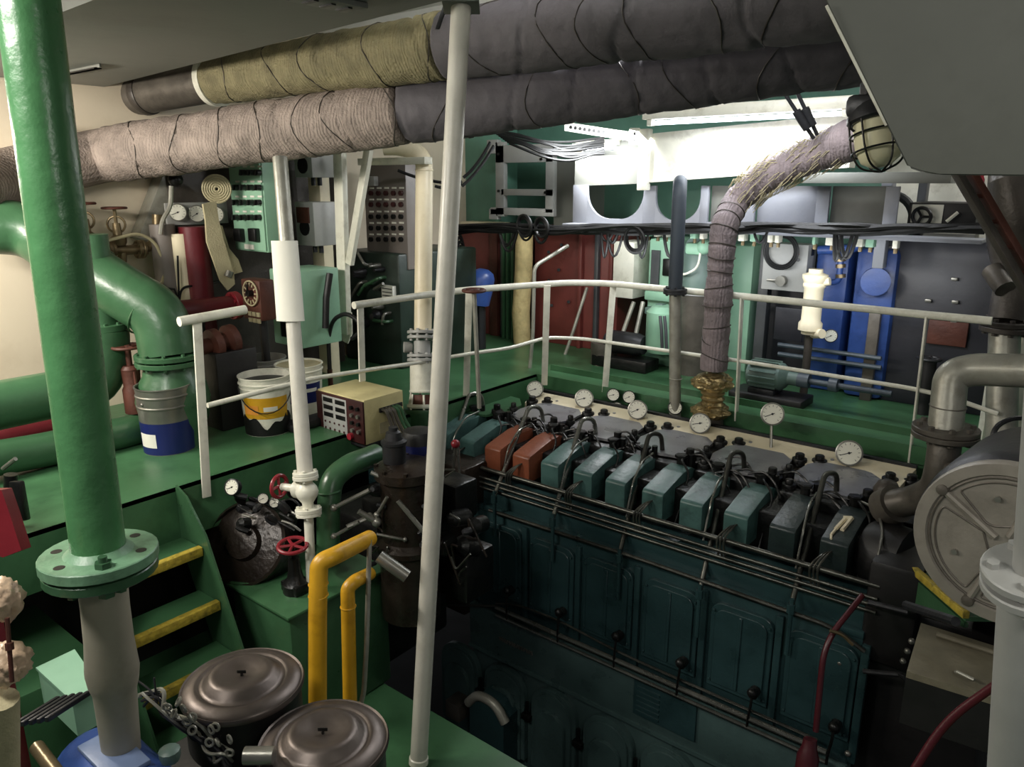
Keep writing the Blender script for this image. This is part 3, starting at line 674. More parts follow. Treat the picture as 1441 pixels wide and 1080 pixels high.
q = [onz(50, 940, zt), onz(105, 914, zt), onz(141, 966, zt), onz(101, 987, zt)]
MB().prism([V(v) for v in q], (0, 0, -.012)).build('lid', M_mint, t)
cq = sum(q, V())/4
MB().prism([v.lerp(cq, .06)-V((0, 0, .012)) for v in q], (0, 0, -.16)).build('body', M_mint, t)
# wiring harness
t = thing('wiring_harness', 'tangle of grey cables and clips beside the air filters', 'cables', at(230, 1060, 2.75))
for k in range(9):
    pts = []
    for j in range(8):
        x = 205+j*17+rnd.uniform(-12, 12); y = 965+j*15+rnd.uniform(-16, 16)+k*2
        pts.append(at(x, y, 2.8-.01*j+rnd.uniform(-.03, .05)))
    MB().tube(pts, rnd.choice((.004, .006, .008)), 6, bend=.05).build('cable', M_dirtw if k % 3 else M_galv, t)
for k in range(14):
    x = rnd.uniform(235, 330); y = 985+(x-235)*.75+rnd.uniform(-14, 18); p = at(x, y, 2.72)
    MB().torus(p, V((rnd.uniform(-1, 1), -1, rnd.uniform(-.5, 1))), .014, .005, 12, 6).build('clip', M_galv, t)
# air filters
def air_filter(c, label):
    t = thing('air_filter', label, 'air filter', c-V((0, 0, .26)), 'round air filter housings')
    R = .226
    MB().lathe([(R*.93, -.24), (R*.95, -.23), (R*.95, -.03), (R*.9, -.025)], c, (0, 0, 1), 48).build('filter_drum', M_blk2, t)
    prof = [(R*.96, -.03), (R*1.01, -.028), (R*1.02, -.018), (R, -.008), (R*.965, -.012), (R*.94, -.004), (R*.78, .008), (R*.73, .009), (R*.71, .004), (R*.68, .004), (R*.62, .012), (R*.54, .034), (R*.47, .041), (R*.40, .040), (R*.28, .030), (R*.14, .024), (R*.03, .022)]
    MB().lathe(prof, c, (0, 0, 1), 64).build('lid', M_filt, t, 60)
    b = MB().cyl(c+V((0, 0, .02)), c+V((0, 0, .035)), .006, n=8).obox(c+V((.0, 0, .038)), RT, UPW, FW, .035, .014, .006, .002); b.build('wing_nut', M_grim, t); return t
air_filter(at(341, 958, 2.95), 'round bronze-grey air filter lid nearest the steps')
air_filter(at(455, 1040, 2.72), 'round bronze-grey air filter lid nearest the white stanchion')

# ------------------------------------------------------------------ yellow pipes, tank and valve pole
t = thing('yellow_pipe', 'larger yellow pipe bending away to the left of the smaller one', 'pipe', at(447, 1000, 3.4))
MB().tube([at(447, 1010, 3.42), at(447, 850, 3.36), at(449, 792, 3.36), at(470, 783, 3.38), at(520, 758, 3.75)], .04, 20, bend=.12, seg=8).build('pipe_run', M_yel, t)
for y in (822, 838): MB().torus(at(448, y, 3.365), UPW, .041, .004, 22, 6).build('weld_ring', M_yel, t)
t = thing('yellow_pipe', 'smaller yellow pipe with a bend, next to the grey conduit', 'pipe', at(490, 1000, 3.6))
MB().tube([at(493, 1010, 3.62), at(490, 860, 3.58), at(489, 828, 3.58), at(500, 818, 3.6), at(520, 808, 3.9)], .033, 18, bend=.09, seg=8).build('pipe_run', M_yel, t)
MB().torus(at(490, 854, 3.58), UPW, .034, .004, 22, 6).build('weld_ring', M_yel, t)
tag(MB().tube([at(508, 990, 3.65), at(512, 975, 3.65), at(516, 905, 3.62), at(520, 760, 3.68)], .012, 10, bend=.04).build('conduit', M_galv), 'thin grey conduit rising beside the smaller yellow pipe', 'conduit')
t = thing('deck_valve', 'black valve with a red handwheel on the green settling tank', 'valve', onz(415, 835, -.55))
p = onz(417, 832, -.55); wv = p+V((0, 0, .27))
MB().wheel(wv, (.1, -.1, 1), .075, .011, 5).build('handwheel', M_wheel, t)
MB().lathe([(.07, 0), (.07, .05), (.045, .08), (.035, .13), (.03, .2)], p, (0, 0, 1), 14).cyl(p, wv, .012, n=8).obox(p+V((0, 0, .03)), (1, 0, 0), (0, 1, 0), (0, 0, 1), .14, .1, .06, .01).build('valve_body', M_grim, t)
t = thing('settling_tank', 'green steel tank box with a flat top in front of the yellow pipes', 'tank', (-3.35, 2.3, -1.3))
MB().box(-3.63, -3.06, 1.99, 2.68, -.57, -.55, .006).build('top_plate', M_deck, t)
MB().box(-3.61, -3.08, 2.01, 2.68, -1.3, -.57, .02).build('tank_body', M_gpipe, t)
# valve pole
t = thing('valve_pipe', 'thin pale pipe with a flanged globe valve and red wheel, paper tied round it', 'pipe', at(436, 815, 4.15))
T_, V1, V2, E_ = at(394, 222, 4.1), at(430, 672, 4.1), at(434, 718, 4.12), at(438, 820, 4.16)
mid_ = T_.lerp(V1, .35)
MB().tube([T_, mid_], .040, 16).build('upper_pipe', M_galv, t)
MB().tube([mid_, T_.lerp(V1, .8), V1], [.036, .042, .042], 16).build('lower_pipe', M_stan, t)
MB().tube([V2, E_, E_-V((0, 0, .1))], .026, 14).build('drop_pipe', M_white, t)
dd = (V1-V2).normalized()
MB().flange(V1, dd, .068, .022, 4, .01).flange(V1+dd*.021, dd, .066, .020, 4, .01).build('flange', M_white, t)
MB().flange(V2, dd, .07, .022, 4, .01).flange(V2-dd*.021, dd, .068, .020, 4, .01).build('flange', M_white, t)
MB().lathe([(.03, .0), (.03, .04), (.055, .075), (.062, .1), (.055, .125), (.035, .15), (.035, .18)], V2, dd, 18).build('valve_body', M_white, t)
vm = V2.lerp(V1, .6); sd = (at(388, 684, 4.2)-vm).normalized()
MB().lathe([(.05, 0), (.045, .04), (.05, .05), (.05, .07), (.022, .09), (.02, .17)], vm, sd, 14).build('bonnet', M_white, t)
MB().wheel(vm+sd*.19, sd, .06, .011, 4).build('handwheel', M_wheel, t)
pa = T_.lerp(V1, .26); pb = T_.lerp(V1, .51)
bb = MB(); n = 12; rr = .062; f = camdir(pa)
for i in range(n):
    a0_, a1_ = [math.radians(-75+150*k/n) for k in (i, i+1)]
    for (pp, qq) in ((pa, pb),):
        u = lambda a: (f*math.cos(a)*.8+RT*math.sin(a)*1.15)*rr-RT*.012
        vs = [bb.bm.verts.new(v) for v in (pa+u(a0_), pa+u(a1_), pb+u(a1_)*1.05, pb+u(a0_)*1.05)]; bb.bm.faces.new(vs)
bmesh.ops.remove_doubles(bb.bm, verts=bb.bm.verts[:], dist=1e-5); bmesh.ops.solidify(bb.bm, geom=bb.bm.faces[:], thickness=.003)
part_label(bb.build('paper_notice', M_paper, t), 'white paper sheet tied round the pipe')
# centre stanchion
t = thing('stanchion', 'tall pale grey stanchion pipe standing in front of the engine', 'stanchion', at(588, 1080, 3.95))
A, B = at(649, 8, 3.35), at(589, 1074, 3.93)
MB().tube([A, A.lerp(B, .3), A.lerp(B, .6), B], .044, 24).build('tube', M_stan, t)
MB().lathe([(.05, 0), (.05, .03), (.044, .035)], B, A-B, 20).build('foot_collar', M_white, t)
MB().obox(A, RT, FW, UPW, .16, .12, .02, .004).build('head_plate', M_duct, t)

# ------------------------------------------------------------------ dark oil purifier behind the tank with its gauges
t = thing('oil_pump_unit', 'oily black pump unit in the shade behind the green settling tank', 'pump', (-3.55, 2.75, -1.3))
p = at(345, 765, 4.3)
MB().lathe([(.22, -.2), (.24, -.17), (.24, .0), (.225, .01), (.225, -.02), (.1, .0), (.09, .04), (.04, .05)], p, (.4, -.8, .55), 30).build('round_cover', M_gov, t)
MB().box(-3.76, -3.2, 2.72, 3.3, -1.3, -.35, .03).build('casing', M_grim, t)
for i in range(26):
    x, y = rnd.uniform(330, 420), rnd.uniform(695, 750); q = at(x, y, 4.3+rnd.uniform(-.1, .2)); r = rnd.uniform(.015, .035)
    MB().lathe([(r, 0), (r, .05), (r*.5, .07)], q, (rnd.uniform(-.6, .6), -.6, rnd.uniform(0, 1)), 8).build('fitting', M_dirtw if i % 2 else M_grim, t)
for i in range(7):
    x, y = rnd.uniform(320, 400), rnd.uniform(700, 735); q = at(x, y, 4.25)
    MB().tube([q, q+V((rnd.uniform(.02, .1), .02, rnd.uniform(-.03, .06))), q+V((rnd.uniform(.05, .16), .05, rnd.uniform(-.1, .0)))], .007, 6, bend=.03).build('copper_line', M_steel if i % 2 else M_grim, t)
for gx, gy, r in ((326, 686, .046), (370, 702, .03), (386, 708, .028)):
    c = at(gx, gy, 4.25); gauge_parts(c, (.35, -.85, .35) if r > .04 else (.8, -.5, .3), r, t, M_dirtw, stem=c+V((.0, .08, -.1)))
t = thing('green_elbow', 'dark green pipe bend rising beside the black governor column', 'pipe', at(462, 800, 4.3))
MB().tube([at(462, 790, 4.3), at(462, 715, 4.3), at(466, 675, 4.32), at(490, 655, 4.4), at(530, 640, 4.6)], .065, 20, bend=.16, seg=8).build('pipe_run', M_gpipe, t)
MB().torus(at(462, 690, 4.3), UPW, .066, .006, 22, 6).build('weld_ring', M_gpipe, t)

# ------------------------------------------------------------------ instrument box
YI = 3.05
ftl, ftr, fbl, fbr = ony(443, 546, YI), ony(512, 565, YI), ony(453, 606, YI), ony(515, 629, YI)
x0, x1 = (ftl.x+fbl.x)/2, (ftr.x+fbr.x)/2; z1 = (ftl.z+ftr.z)/2; z0 = (fbl.z+fbr.z)/2
yb = onx(567, 553, x1).y
t = thing('instrument_box', 'cream instrument box with digital displays mounted over the engine end', 'instrument', ((x0+x1)/2, (YI+yb)/2, z0))
MB().box(x0, x1, YI, yb, z0, z1, .006).build('case', M_beige, t)
W_, H_ = x1-x0, z1-z0
fx = lambda u: x0+W_*u
fz = lambda v: z1-H_*v
part_label(MB().box(fx(.0), fx(1), YI-.012, YI+.002, fz(.98), fz(.03), .003).build('front_panel', M_burg, t), 'dark brown front panel')
MB().box(fx(.14), fx(.66), YI-.0145, YI-.012, fz(.9), fz(.08), .001).build('display_plate', M_grey, t)
for i in range(3):
    for u in (.17, .43): MB().box(fx(u), fx(u+.2), YI-.018, YI-.014, fz(.22+.17*i), fz(.12+.17*i), .001).build('display', M_knob, t)
for i in range(5): MB().cyl((fx(.19+.1*i), YI-.018, fz(.68)), (fx(.19+.1*i), YI-.014, fz(.68)), .007, n=10).build('push_button', M_burg, t)
for i in range(5): MB().cyl((fx(.19+.1*i), YI-.018, fz(.83)), (fx(.19+.1*i), YI-.014, fz(.83)), .008, n=10).build('push_button', M_burg, t)
for i in range(4):
    for u in (.78, .91): MB().cyl((fx(u), YI-.03, fz(.2+.17*i)), (fx(u), YI-.01, fz(.2+.17*i)), .013, n=12).build('indicator', M_knob if (i+int(u*10)) % 2 else M_steel, t)
part_label(MB().cyl((fx(.74), YI-.035, fz(.86)), (fx(.74), YI-.01, fz(.86)), .022, n=16).build('stop_button', M_wheel, t), 'red stop button')
for i in range(5):
    y = YI+(yb-YI)*(.42+.09*i); a = V((x1, y, fz(.3))); 
    MB().tube([a, a+V((.05, .0, .0)), a+V((.07, .02, -.1)), V((x1+.1+.02*i, y+.06, z0-.05)), V((x1+.1, y+.2, z0-.3))], .011, 8, bend=.05).build('cable', M_dirty if i < 3 else M_gpipe, t)
MB().box(x1-.001, x1+.012, YI+(yb-YI)*.36, YI+(yb-YI)*.95, fz(.36), fz(.26), .002).build('cable_entry', M_dirtw, t)
MB().box(x1-.001, x1+.002, YI+(yb-YI)*.36, YI+(yb-YI)*.7, fz(.85), fz(.6)).build('data_plate', M_hose, t)
MB().box(x1-.16, x1-.02, YI+.14, yb-.02, z0-.75, z0, .005).build('pedestal', M_block, t)
MB().box(x0+.04, x1, YI+.02, yb, z0-.035, z0, .004).build('tray', M_dirtw, t)
# ================================================================== PORT SIDE BACKGROUND
def mini_valve(p, label, s=1., m=M_brass):
    p = V(p); t = thing('bronze_valve', label, 'valve', p)
    w = p+V((0, 0, .2*s))
    MB().wheel(w, (0, 0, 1), .075*s, .008*s, 4).build('handwheel', M_rust, t)
    MB().cyl(p, w, .012*s, n=8).lathe([(.045*s, -.05*s), (.055*s, -.03*s), (.055*s, 0), (.03*s, .02*s), (.025*s, .1*s)], p, (0, 0, 1), 14).build('valve_body', m, t)
    MB().torus(p+V((0, 0, .09*s)), (1, -.6, 0), .055*s, .008*s, 20, 6).build('yoke', m, t)
    return t
wx = lambda x, y, X=-5.45: onx(x, y, X)
mini_valve(wx(122, 330), 'bronze valve with a flat wheel partly behind the green standpipe')
mini_valve(wx(166, 335), 'bronze valve with a flat wheel in front of the cream bulkhead')
t = thing('valve_manifold', 'bronze manifold pipe with bolted flanges below the two wheel valves', 'manifold', wx(190, 360))
MB().tube([wx(120, 350), wx(160, 352), wx(190, 352), wx(215, 346), wx(222, 330), wx(221, 302)], .035, 14, bend=.08).build('pipe_run', M_brass, t)
for x, y in ((152, 351), (195, 351)): MB().flange(wx(x, y), wx(x+8, y)-wx(x, y), .065, .025, 6, .009).flange(wx(x+5, y), wx(x+8, y)-wx(x, y), .065, .02, 6, .009).build('flange_pair', M_brass, t)
MB().tube([wx(172, 352), wx(172, 375), wx(178, 395)], .03, 10).build('branch', M_brass, t)
tag(MB().tube([wx(128, 345, -5.35), wx(165, 335, -5.35), wx(195, 328, -5.35), wx(218, 340, -5.35), wx(231, 370, -5.35), wx(230, 395, -5.35), wx(220, 415, -5.35)], .011, 8, bend=.12).build('flexible_hose', M_hose), 'thin pale flexible hose looping under the bronze valves', 'hose')
t = thing('gauge_board', 'grey board with three dial gauges beside the canvas hose', 'gauge board', wx(275, 310))
a, b_ = wx(232, 286, -5.4), wx(322, 314, -5.4)
MB().box(-5.42, -5.40, a.y, b_.y, b_.z, a.z, .004).build('board', M_grey, t)
for x, y in ((250, 299), (277, 301), (303, 302)):
    c = wx(x, y, -5.37); gauge_parts(c, (1, -.45, .05), .062, t, M_steel)
t = thing('pipe_valve', 'small pipe with a dark round valve head above the gauge board', 'valve', wx(240, 300, -5.3))
MB().tube([wx(226, 330, -5.3), wx(228, 310, -5.3), wx(240, 292, -5.3), wx(241, 262, -5.3)], .016, 8, bend=.08).build('pipe_run', M_galv, t)
MB().ball(wx(247, 253, -5.3), .05, 14).build('valve_head', M_grim, t)
tag(MB().box(-5.65, -5.5, onx(236, 250, -5.5).y, onx(472, 250, -5.5).y, 0, 2.0, .01).build('dark_backing', M_brown), 'long dark brown backing added behind the gauge board and the mint cabinets', 'cabinet')  # dark backing added to cover the cream bulkhead between the fittings
def column(x, y0, y1, r, X, m, name, label, cat):
    return tag(MB().cyl(V((onx(x, y1, X).x, onx(x, y1, X).y, 0 if y1 > 500 else onx(x, y1, X).z)), V((onx(x, y1, X).x, onx(x, y1, X).y, onx(x, y0, X).z)), r, n=20).build(name, m), label, cat)
column(240, 315, 425, .085, -5.4, M_mag, 'gas_cylinder', 'dull grey cylinder standing under the gauge board', 'cylinder')
column(263, 328, 430, .085, -5.35, M_cream, 'gas_cylinder', 'cream cylinder standing beside the maroon column', 'cylinder')
column(292, 318, 520, .1, -5.3, M_maroon, 'fire_main_pipe', 'maroon vertical pipe behind the canvas hose', 'pipe')
t = thing('fire_main_header', 'maroon horizontal pipe with a flanged end beside the handrail end piece', 'pipe', onx(290, 440, -5.0))
MB().cyl(onx(236, 440, -5.0), onx(326, 431, -5.0), .075, n=20).build('pipe_run', M_maroon, t)
MB().cyl((-5.0, onx(280, 436, -5).y, 0), onx(280, 436, -5.0), .03, n=10).build('support_leg', M_blk2, t)
MB().flange(onx(330, 430, -5.0), (0, 1, 0), .1, .05, 6, .012).build('end_flange', M_wheel, t)
tag(MB().tube([wx(222, 405, -5.25), wx(245, 407, -5.25), wx(252, 425, -5.25)], .009, 6).tube([wx(252, 425, -5.25), wx(255, 405, -5.25), wx(330, 393, -5.25)], .009, 6, bend=.05).tube([wx(252, 425, -5.25), wx(250, 360, -5.25)], .008, 6).build('small_bore_pipes', M_grim), 'thin dark branching pipe in front of the cream cylinder', 'pipe')
# coiled and hanging canvas hose
t = thing('fire_hose', 'coiled canvas fire hose with a loose length hanging down', 'fire hose', wx(305, 400, -5.15))
c = wx(305, 266, -5.2)
for k in range(6): MB().torus(c, (1, -.4, 0), .018+.0155*k, .0085, 30, 6).build('coil', M_hose, t) if k % 1 == 0 else None
def ribbon(pts, wv, th):
    bb = MB(); L_ = len(pts); prev = None
    vs = []
    for i, p in enumerate(pts): p = V(p); vs.append([bb.bm.verts.new(p-wv[i]), bb.bm.verts.new(p+wv[i])])
    for i in range(L_-1): bb.bm.faces.new((vs[i][0], vs[i][1], vs[i+1][1], vs[i+1][0]))
    bmesh.ops.recalc_face_normals(bb.bm, faces=bb.bm.faces[:]); bmesh.ops.solidify(bb.bm, geom=bb.bm.faces[:], thickness=th); return bb
pp = [(293, 285), (297, 310), (302, 340), (310, 365), (318, 390), (324, 404)]
ribbon([wx(x, y, -5.1) for x, y in pp], [V((0, .05, .01)), V((0, .05, 0)), V((.02, .055, 0)), V((0, .06, .01)), V((.01, .05, .02)), V((0, .03, .02))], .02).build('hanging_length', M_hose, t)
pp = [(300, 320), (312, 350), (322, 365), (330, 385)]
ribbon([wx(x, y, -5.15) for x, y in pp], [V((0, .06, .01)), V((0, .05, 0)), V((.02, .055, 0)), V((0, .06, .01))], .02).build('hanging_fold', M_hose, t)
MB().cyl(wx(320, 390, -5.08), wx(323, 382, -5.08), .03, n=12).build('coupling', M_steel, t)
# telegraph style dial box
t = thing('dial_box', 'dark brown box with a round white-marked dial beside the handrail end', 'instrument', ony(352, 450, 3.0))
a, b_ = ony(338, 392, 3.0), ony(369, 453, 3.0)
MB().box(a.x, b_.x, 3.0, 3.12, b_.z, a.z, .012).build('case', M_rust, t)
MB().cyl(((a.x+b_.x)/2, 3.08, 0), ((a.x+b_.x)/2, 3.08, b_.z+.02), .03, n=12).build('stand', M_blk2, t)
c = ony(352, 413, 2.985); 
MB().torus(c, (0, 1, 0), .085, .006, 28, 6).build('dial_ring', M_hose, t)
b = MB()
for i in range(12):
    a_ = 2*PI*i/12; q = c+V((math.cos(a_), 0, math.sin(a_)))*.062; MB
    b.obox(q, (math.cos(a_), 0, math.sin(a_)), (0, 1, 0), (-math.sin(a_), 0, math.cos(a_)), .025, .006, .008)
b.build('dial_marks', M_hose, t)
MB().cyl(c+V((0, .02, 0)), c-V((0, .025, 0)), .022, n=14).obox(c-V((0, .02, -.03)), (0, 0, 1), (0, 1, 0), (1, 0, 0), .07, .01, .012).build('pointer', M_knob, t)
for i in range(3):
    for j in range(2): MB().box(c.x-.055+.05*i, c.x-.02+.05*i, 2.99, 3.0, c.z-.16-.045*j, c.z-.13-.045*j).build('name_tab', M_hose, t)
# brown coupling in the shade
t = thing('shaft_coupling', 'oily brown coupling in the shade under the dial box', 'coupling', onx(312, 500, -4.6))
c = onx(310, 482, -4.6); MB().lathe([(.05, -.16), (.05, -.08), (.1, -.07), (.1, -.02), (.06, 0), (.06, .03), (.1, .05), (.1, .1), (.05, .12)], c, (0, 1, .1), 20).build('coupling_body', M_rust, t)
MB().box(c.x-.1, c.x+.1, c.y-.1, c.y+.2, 0, c.z-.05, .01).build('pedestal', M_blk2, t)

# mint cabinets
def cabinet(name, label, x0, y0, x1, y1, Y, depth, m=M_mint, bev=.006):
    a, b_ = ony(x0, y0, Y), ony(x1, y1, Y)
    t = thing(name, label, 'cabinet', ((a.x+b_.x)/2, Y+depth/2, b_.z))
    MB().box(a.x, b_.x, Y, Y+depth, b_.z, a.z, bev).build('case', m, t)
    return t, a, b_
t, a, b_ = cabinet('switch_cabinet', 'mint green cabinet covered in rows of black rotary switches', 320, 205, 378, 356, 3.3, .17)
W_, H_ = b_.x-a.x, a.z-b_.z
MB().box(a.x+.01, b_.x-.01, 3.286, 3.3, b_.z+.01, a.z-.01, .004).build('door', M_mint, t)
Zr = [243, 264, 285, 306]
for r_, yy in enumerate(Zr):
    for k in range(4):
        if r_ == 0 and k == 0: continue
        x = 334+k*10.5; p = ony(x, yy, 3.28)
        MB().cyl(p+V((0, .004, 0)), p-V((0, .03, 0)), .021, n=12).obox(p-V((0, .035, 0)), (.3, 0, 1), (0, 1, 0), (1, 0, -.3), .04, .02, .012).build('rotary_switch', M_knob, t)
        MB().box(p.x-.025, p.x+.025, 3.283, 3.287, p.z+.035, p.z+.048).build('switch_label', M_paper, t)
for x in (339, 360):
    p = ony(x, 330, 3.28); MB().box(p.x-.045, p.x+.045, 3.24, 3.286, p.z-.05, p.z+.045, .008).build('main_switch', M_knob, t)
p = ony(351, 347, 3.285); MB().box(p.x-.06, p.x+.06, 3.28, 3.287, p.z-.02, p.z+.015).build('name_plate', M_paper, t)
t, a, b_ = cabinet('distribution_cabinet', 'larger plain mint green cabinet below and right of the switch cabinet', 379, 378, 427, 491, 3.35, .36)
p = ony(402, 464, 3.345); MB().box(p.x-.06, p.x+.06, 3.342, 3.352, p.z-.06, p.z+.06, .002).build('window', M_knob, t)
MB().box(a.x+.01, b_.x-.01, 3.342, 3.35, b_.z+.01, a.z-.01, .002).build('door', M_mint, t)
tag(MB().tube([onx(464, 385, b_.x+.04), onx(459, 420, b_.x+.05), onx(458, 462, b_.x+.05)], .025, 10).build('cable_bundle', M_black), 'black cable bundle running down the side of the plain mint cabinet', 'cable')
for (x0, y0, x1, y1, lab) in ((412, 205, 440, 250, 'upper grey box half hidden by the lagged pipe, near the white frame'), (414, 284, 444, 347, 'grey relay box with a round window under the upper grey box')):
    t, a, b_ = cabinet('relay_box', lab, x0, y0, x1, y1, 3.75, .22, M_grey)
    c = (a+b_)/2; MB().cyl(V((c.x, 3.752, c.z-.03)), V((c.x, 3.742, c.z-.03)), .06, n=18).build('round_window', M_knob, t)
    if y0 > 250: MB().box(a.x+.03, b_.x-.05, 3.74, 3.752, a.z-.16, a.z-.04).build('rating_plate', M_rust, t)
    for k in range(2): MB().cyl((a.x+.08+k*.08, 3.86, b_.z), (a.x+.08+k*.08, 3.86, b_.z-.06), .018, n=10).build('cable_gland', M_dirtw, t)
tag(MB().box(-5.35, -5.2, 4.0, 4.1, 0, 2.3, .004).build('olive_post', M_cream), 'pale upright post behind the grey relay boxes', 'post')
# white Y frame
t = thing('support_stand', 'white steel frame with one upright and one slanting leg', 'frame', ony(488, 480, 3.77))
def bar(name, p, q, wd, dp, m, par=None):
    p, q = V(p), V(q); d_ = q-p; wv = V((1, 0, 0)); n_ = d_.cross(wv)
    return MB().obox((p+q)/2, d_, n_.cross(d_), n_, d_.length, wd, dp, .004).build(name, m, par)
fy = lambda x, y: ony(x, y, 3.85)
bar('upright', fy(478, 215), fy(486, 470), .1, .05, M_white, t); bar('slanting_leg', fy(519, 210), fy(492, 372), .065, .04, M_white, t)
MB().prism([fy(478, 440), fy(494, 440), fy(495, 470), fy(489, 484), fy(482, 480)], (0, .01, 0)).build('foot_gusset', M_white, t)
MB().box(fy(480, 210).x, fy(575, 210).x, 4.0, 4.08, fy(500, 232).z, fy(500, 222).z, .004).build('cross_beam', M_white, t)
t = thing('hose_loop', 'dark hose bent in a loop hanging in front of the white frame', 'hose', ony(487, 470, 3.6))
MB().tube([ony(464, 520, 3.6), ony(462, 475, 3.6), ony(468, 450, 3.6), ony(487, 440, 3.6), ony(505, 452, 3.6), ony(507, 468, 3.6), ony(495, 477, 3.6)], .016, 10, bend=.12).build('hose', M_black, t)
MB().tube([ony(464, 520, 3.6), V((ony(464, 520, 3.6).x, 3.6, 0))], .02, 8).build('rod', M_rust, t)
# dark grey switchboard panel
t, a, b_ = cabinet('alarm_panel', 'dim grey-pink panel with five rows of dark push buttons', 511, 232, 575, 380, 4.6, .25, M_mag)
for r_, yy in enumerate((272, 288, 305, 321, 337)):
    for k in range(5):
        p = ony(523+k*10.5, yy, 4.595); MB().cyl(p, p-V((0, .02, 0)), .022, n=10).build('push_button', M_burg if r_ < 2 else M_knob, t)
        MB().box(p.x-.026, p.x+.026, 4.594, 4.6, p.z+.036, p.z+.05).build('button_label', M_paper, t)
p = ony(545, 360, 4.595); 
for k in range(4): MB().box(p.x-.05+.027*k, p.x-.03+.027*k, 4.593, 4.6, p.z-.012, p.z+.012).build('name_letter', M_knob, t)
p = ony(527, 255, 4.59); MB().box(p.x-.05, p.x+.04, 4.55, 4.6, p.z-.04, p.z+.04, .006).build('isolator', M_grey, t)
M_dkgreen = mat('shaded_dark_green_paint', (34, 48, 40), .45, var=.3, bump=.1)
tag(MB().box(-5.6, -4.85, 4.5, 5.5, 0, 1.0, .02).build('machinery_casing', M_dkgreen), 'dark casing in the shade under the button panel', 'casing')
CAS = bpy.data.objects['machinery_casing']
for k in range(14):
    p = V((rnd.uniform(-5.35, -4.95), 4.5, rnd.uniform(.25, .9))); r = rnd.uniform(.02, .05)
    if k % 2: MB().lathe([(r, 0), (r, .05), (r*.5, .08), (r*.5, .12)], p, (rnd.uniform(-.4, .4), -1, 0), 10).build('fitting', M_steel if k % 3 == 0 else M_dirtw, CAS)
    else: MB().tube([p, p+V((0, -.08, 0)), p+V((rnd.uniform(-.2, .2), -.08, rnd.uniform(-.2, .2)))], .014, 8, bend=.05).build('small_pipe', M_gpipe if k % 4 else M_steel, CAS)
t = thing('notice_board', 'small white notice with dark lines low behind the handrail', 'notice', ony(546, 420, 4.45)); p = ony(546, 412, 4.47)
MB().box(p.x-.07, p.x+.07, 4.46, 4.501, p.z-.06, p.z+.06).build('sheet', M_paper, t)
for k in range(3): MB().box(p.x-.06, p.x+.06, 4.457, 4.461, p.z-.03+.03*k, p.z-.022+.03*k).build('text_line', M_knob, t)
# pale green riser pipe standing on the engine
t = thing('engine_riser_pipe', 'pale riser pipe with a flanged valve standing on the far end of the engine', 'pipe', onz(595, 578, -.1))
XR = -4.02
ry = lambda x, y: at(x, y, 5.55)
p0, p1 = ry(595, 470), ry(597, 252)
MB().tube([p0, p1, ry(597, 226), ry(585, 212), ry(560, 206), ry(540, 206)], .063, 22, bend=.14, seg=8).build('pipe_run', M_cream, t)
MB().torus(ry(597, 240), UPW, .064, .005, 22, 6).build('weld_ring', M_cream, t)
up = (p1-p0).normalized()
def rf(y, r, h, nb=8): 
    return MB().flange(ry(594, y), up, r, h, nb, .012)
rf(468, .108, .022).flange(ry(594, 475), up, .108, .022, 8, .012).build('upper_flange', M_grey, t)
rf(501, .108, .022).flange(ry(594, 507), up, .108, .022, 8, .012).build('lower_flange', M_grey, t)
MB().cyl(ry(594, 480), ry(594, 500), .06, n=18).lathe([(.03, 0), (.04, .02), (.04, .06)], ry(580, 489), -RT-FW*.3, 10).build('valve_neck', M_grey, t)
MB().cyl(ry(594, 510), ry(594, 551), .088, n=24).build('cylinder', M_white, t)
MB().lathe([(.09, 0), (.094, .01), (.09, .02)], ry(594, 553), up, 24).lathe([(.1, 0), (.11, .01), (.11, .03)], ry(594, 575), up, 24).build('cage_ring', M_white, t)
MB().cyl(ry(594, 556), ry(594, 572), .075, n=18).build('cage_core', M_rust, t)
for k in range(6):
    a_ = 2*PI*k/6+.4; o_ = V((math.cos(a_), math.sin(a_), 0)); MB().cyl(ry(594, 573)+o_*.1, ry(594, 552)+o_*.085, .008, n=6).build('cage_rib', M_white, t)
MB().lathe([(.14, 0), (.14, -.03), (.12, -.06), (.12, -.3)], ry(597, 577), up, 20).build('base', M_gpipe, t)
# ================================================================== AFT BULKHEAD SIDE
def bxpx(name, label, cat, x0, y0, x1, y1, Y, dep, m, bev=.006, base=None):
    a, b_ = ony(x0, y0, Y), ony(x1, y1, Y)
    return tag(MB().box(min(a.x, b_.x), max(a.x, b_.x), Y, Y+dep, b_.z if base is None else base, a.z, bev).build(name, m), label, cat)
# red oxide tank in two bays
t = thing('tank', 'red-brown primed tank side with small bolts, beside the yellow-lagged pillar', 'tank', (-4.2, 6.3, 0))
a, b_ = ony(768, 318, 6.25), ony(866, 500, 6.25)
MB().box(ony(752, 400, 6.25).x, b_.x, 6.25, 6.85, 0, a.z, .008).build('tank_side', M_oxide, t)
for k, x in enumerate((815, 838, 858)): MB().box(ony(x, 400, 6.2).x-.02, ony(x, 400, 6.2).x+.02, 6.2, 6.25, 0, a.z-.02, .003).build('stiffener', M_oxide if k != 1 else M_dgrey, t)
for x, y in ((772, 355), (772, 395), (786, 380), (800, 425), (776, 430), (790, 345)): MB().cyl(ony(x, y, 6.26), ony(x, y, 6.22), .016, n=8).build('stud', M_grim, t)
t = thing('locker', 'dark red locker side left of the green channel', 'locker', (-5.2, 6.3, 0))
MB().box(-5.69, ony(703, 400, 6.2).x, 6.2, 6.85, 0, ony(680, 318, 6.2).z, .008).build('side_panel', M_oxide, t)
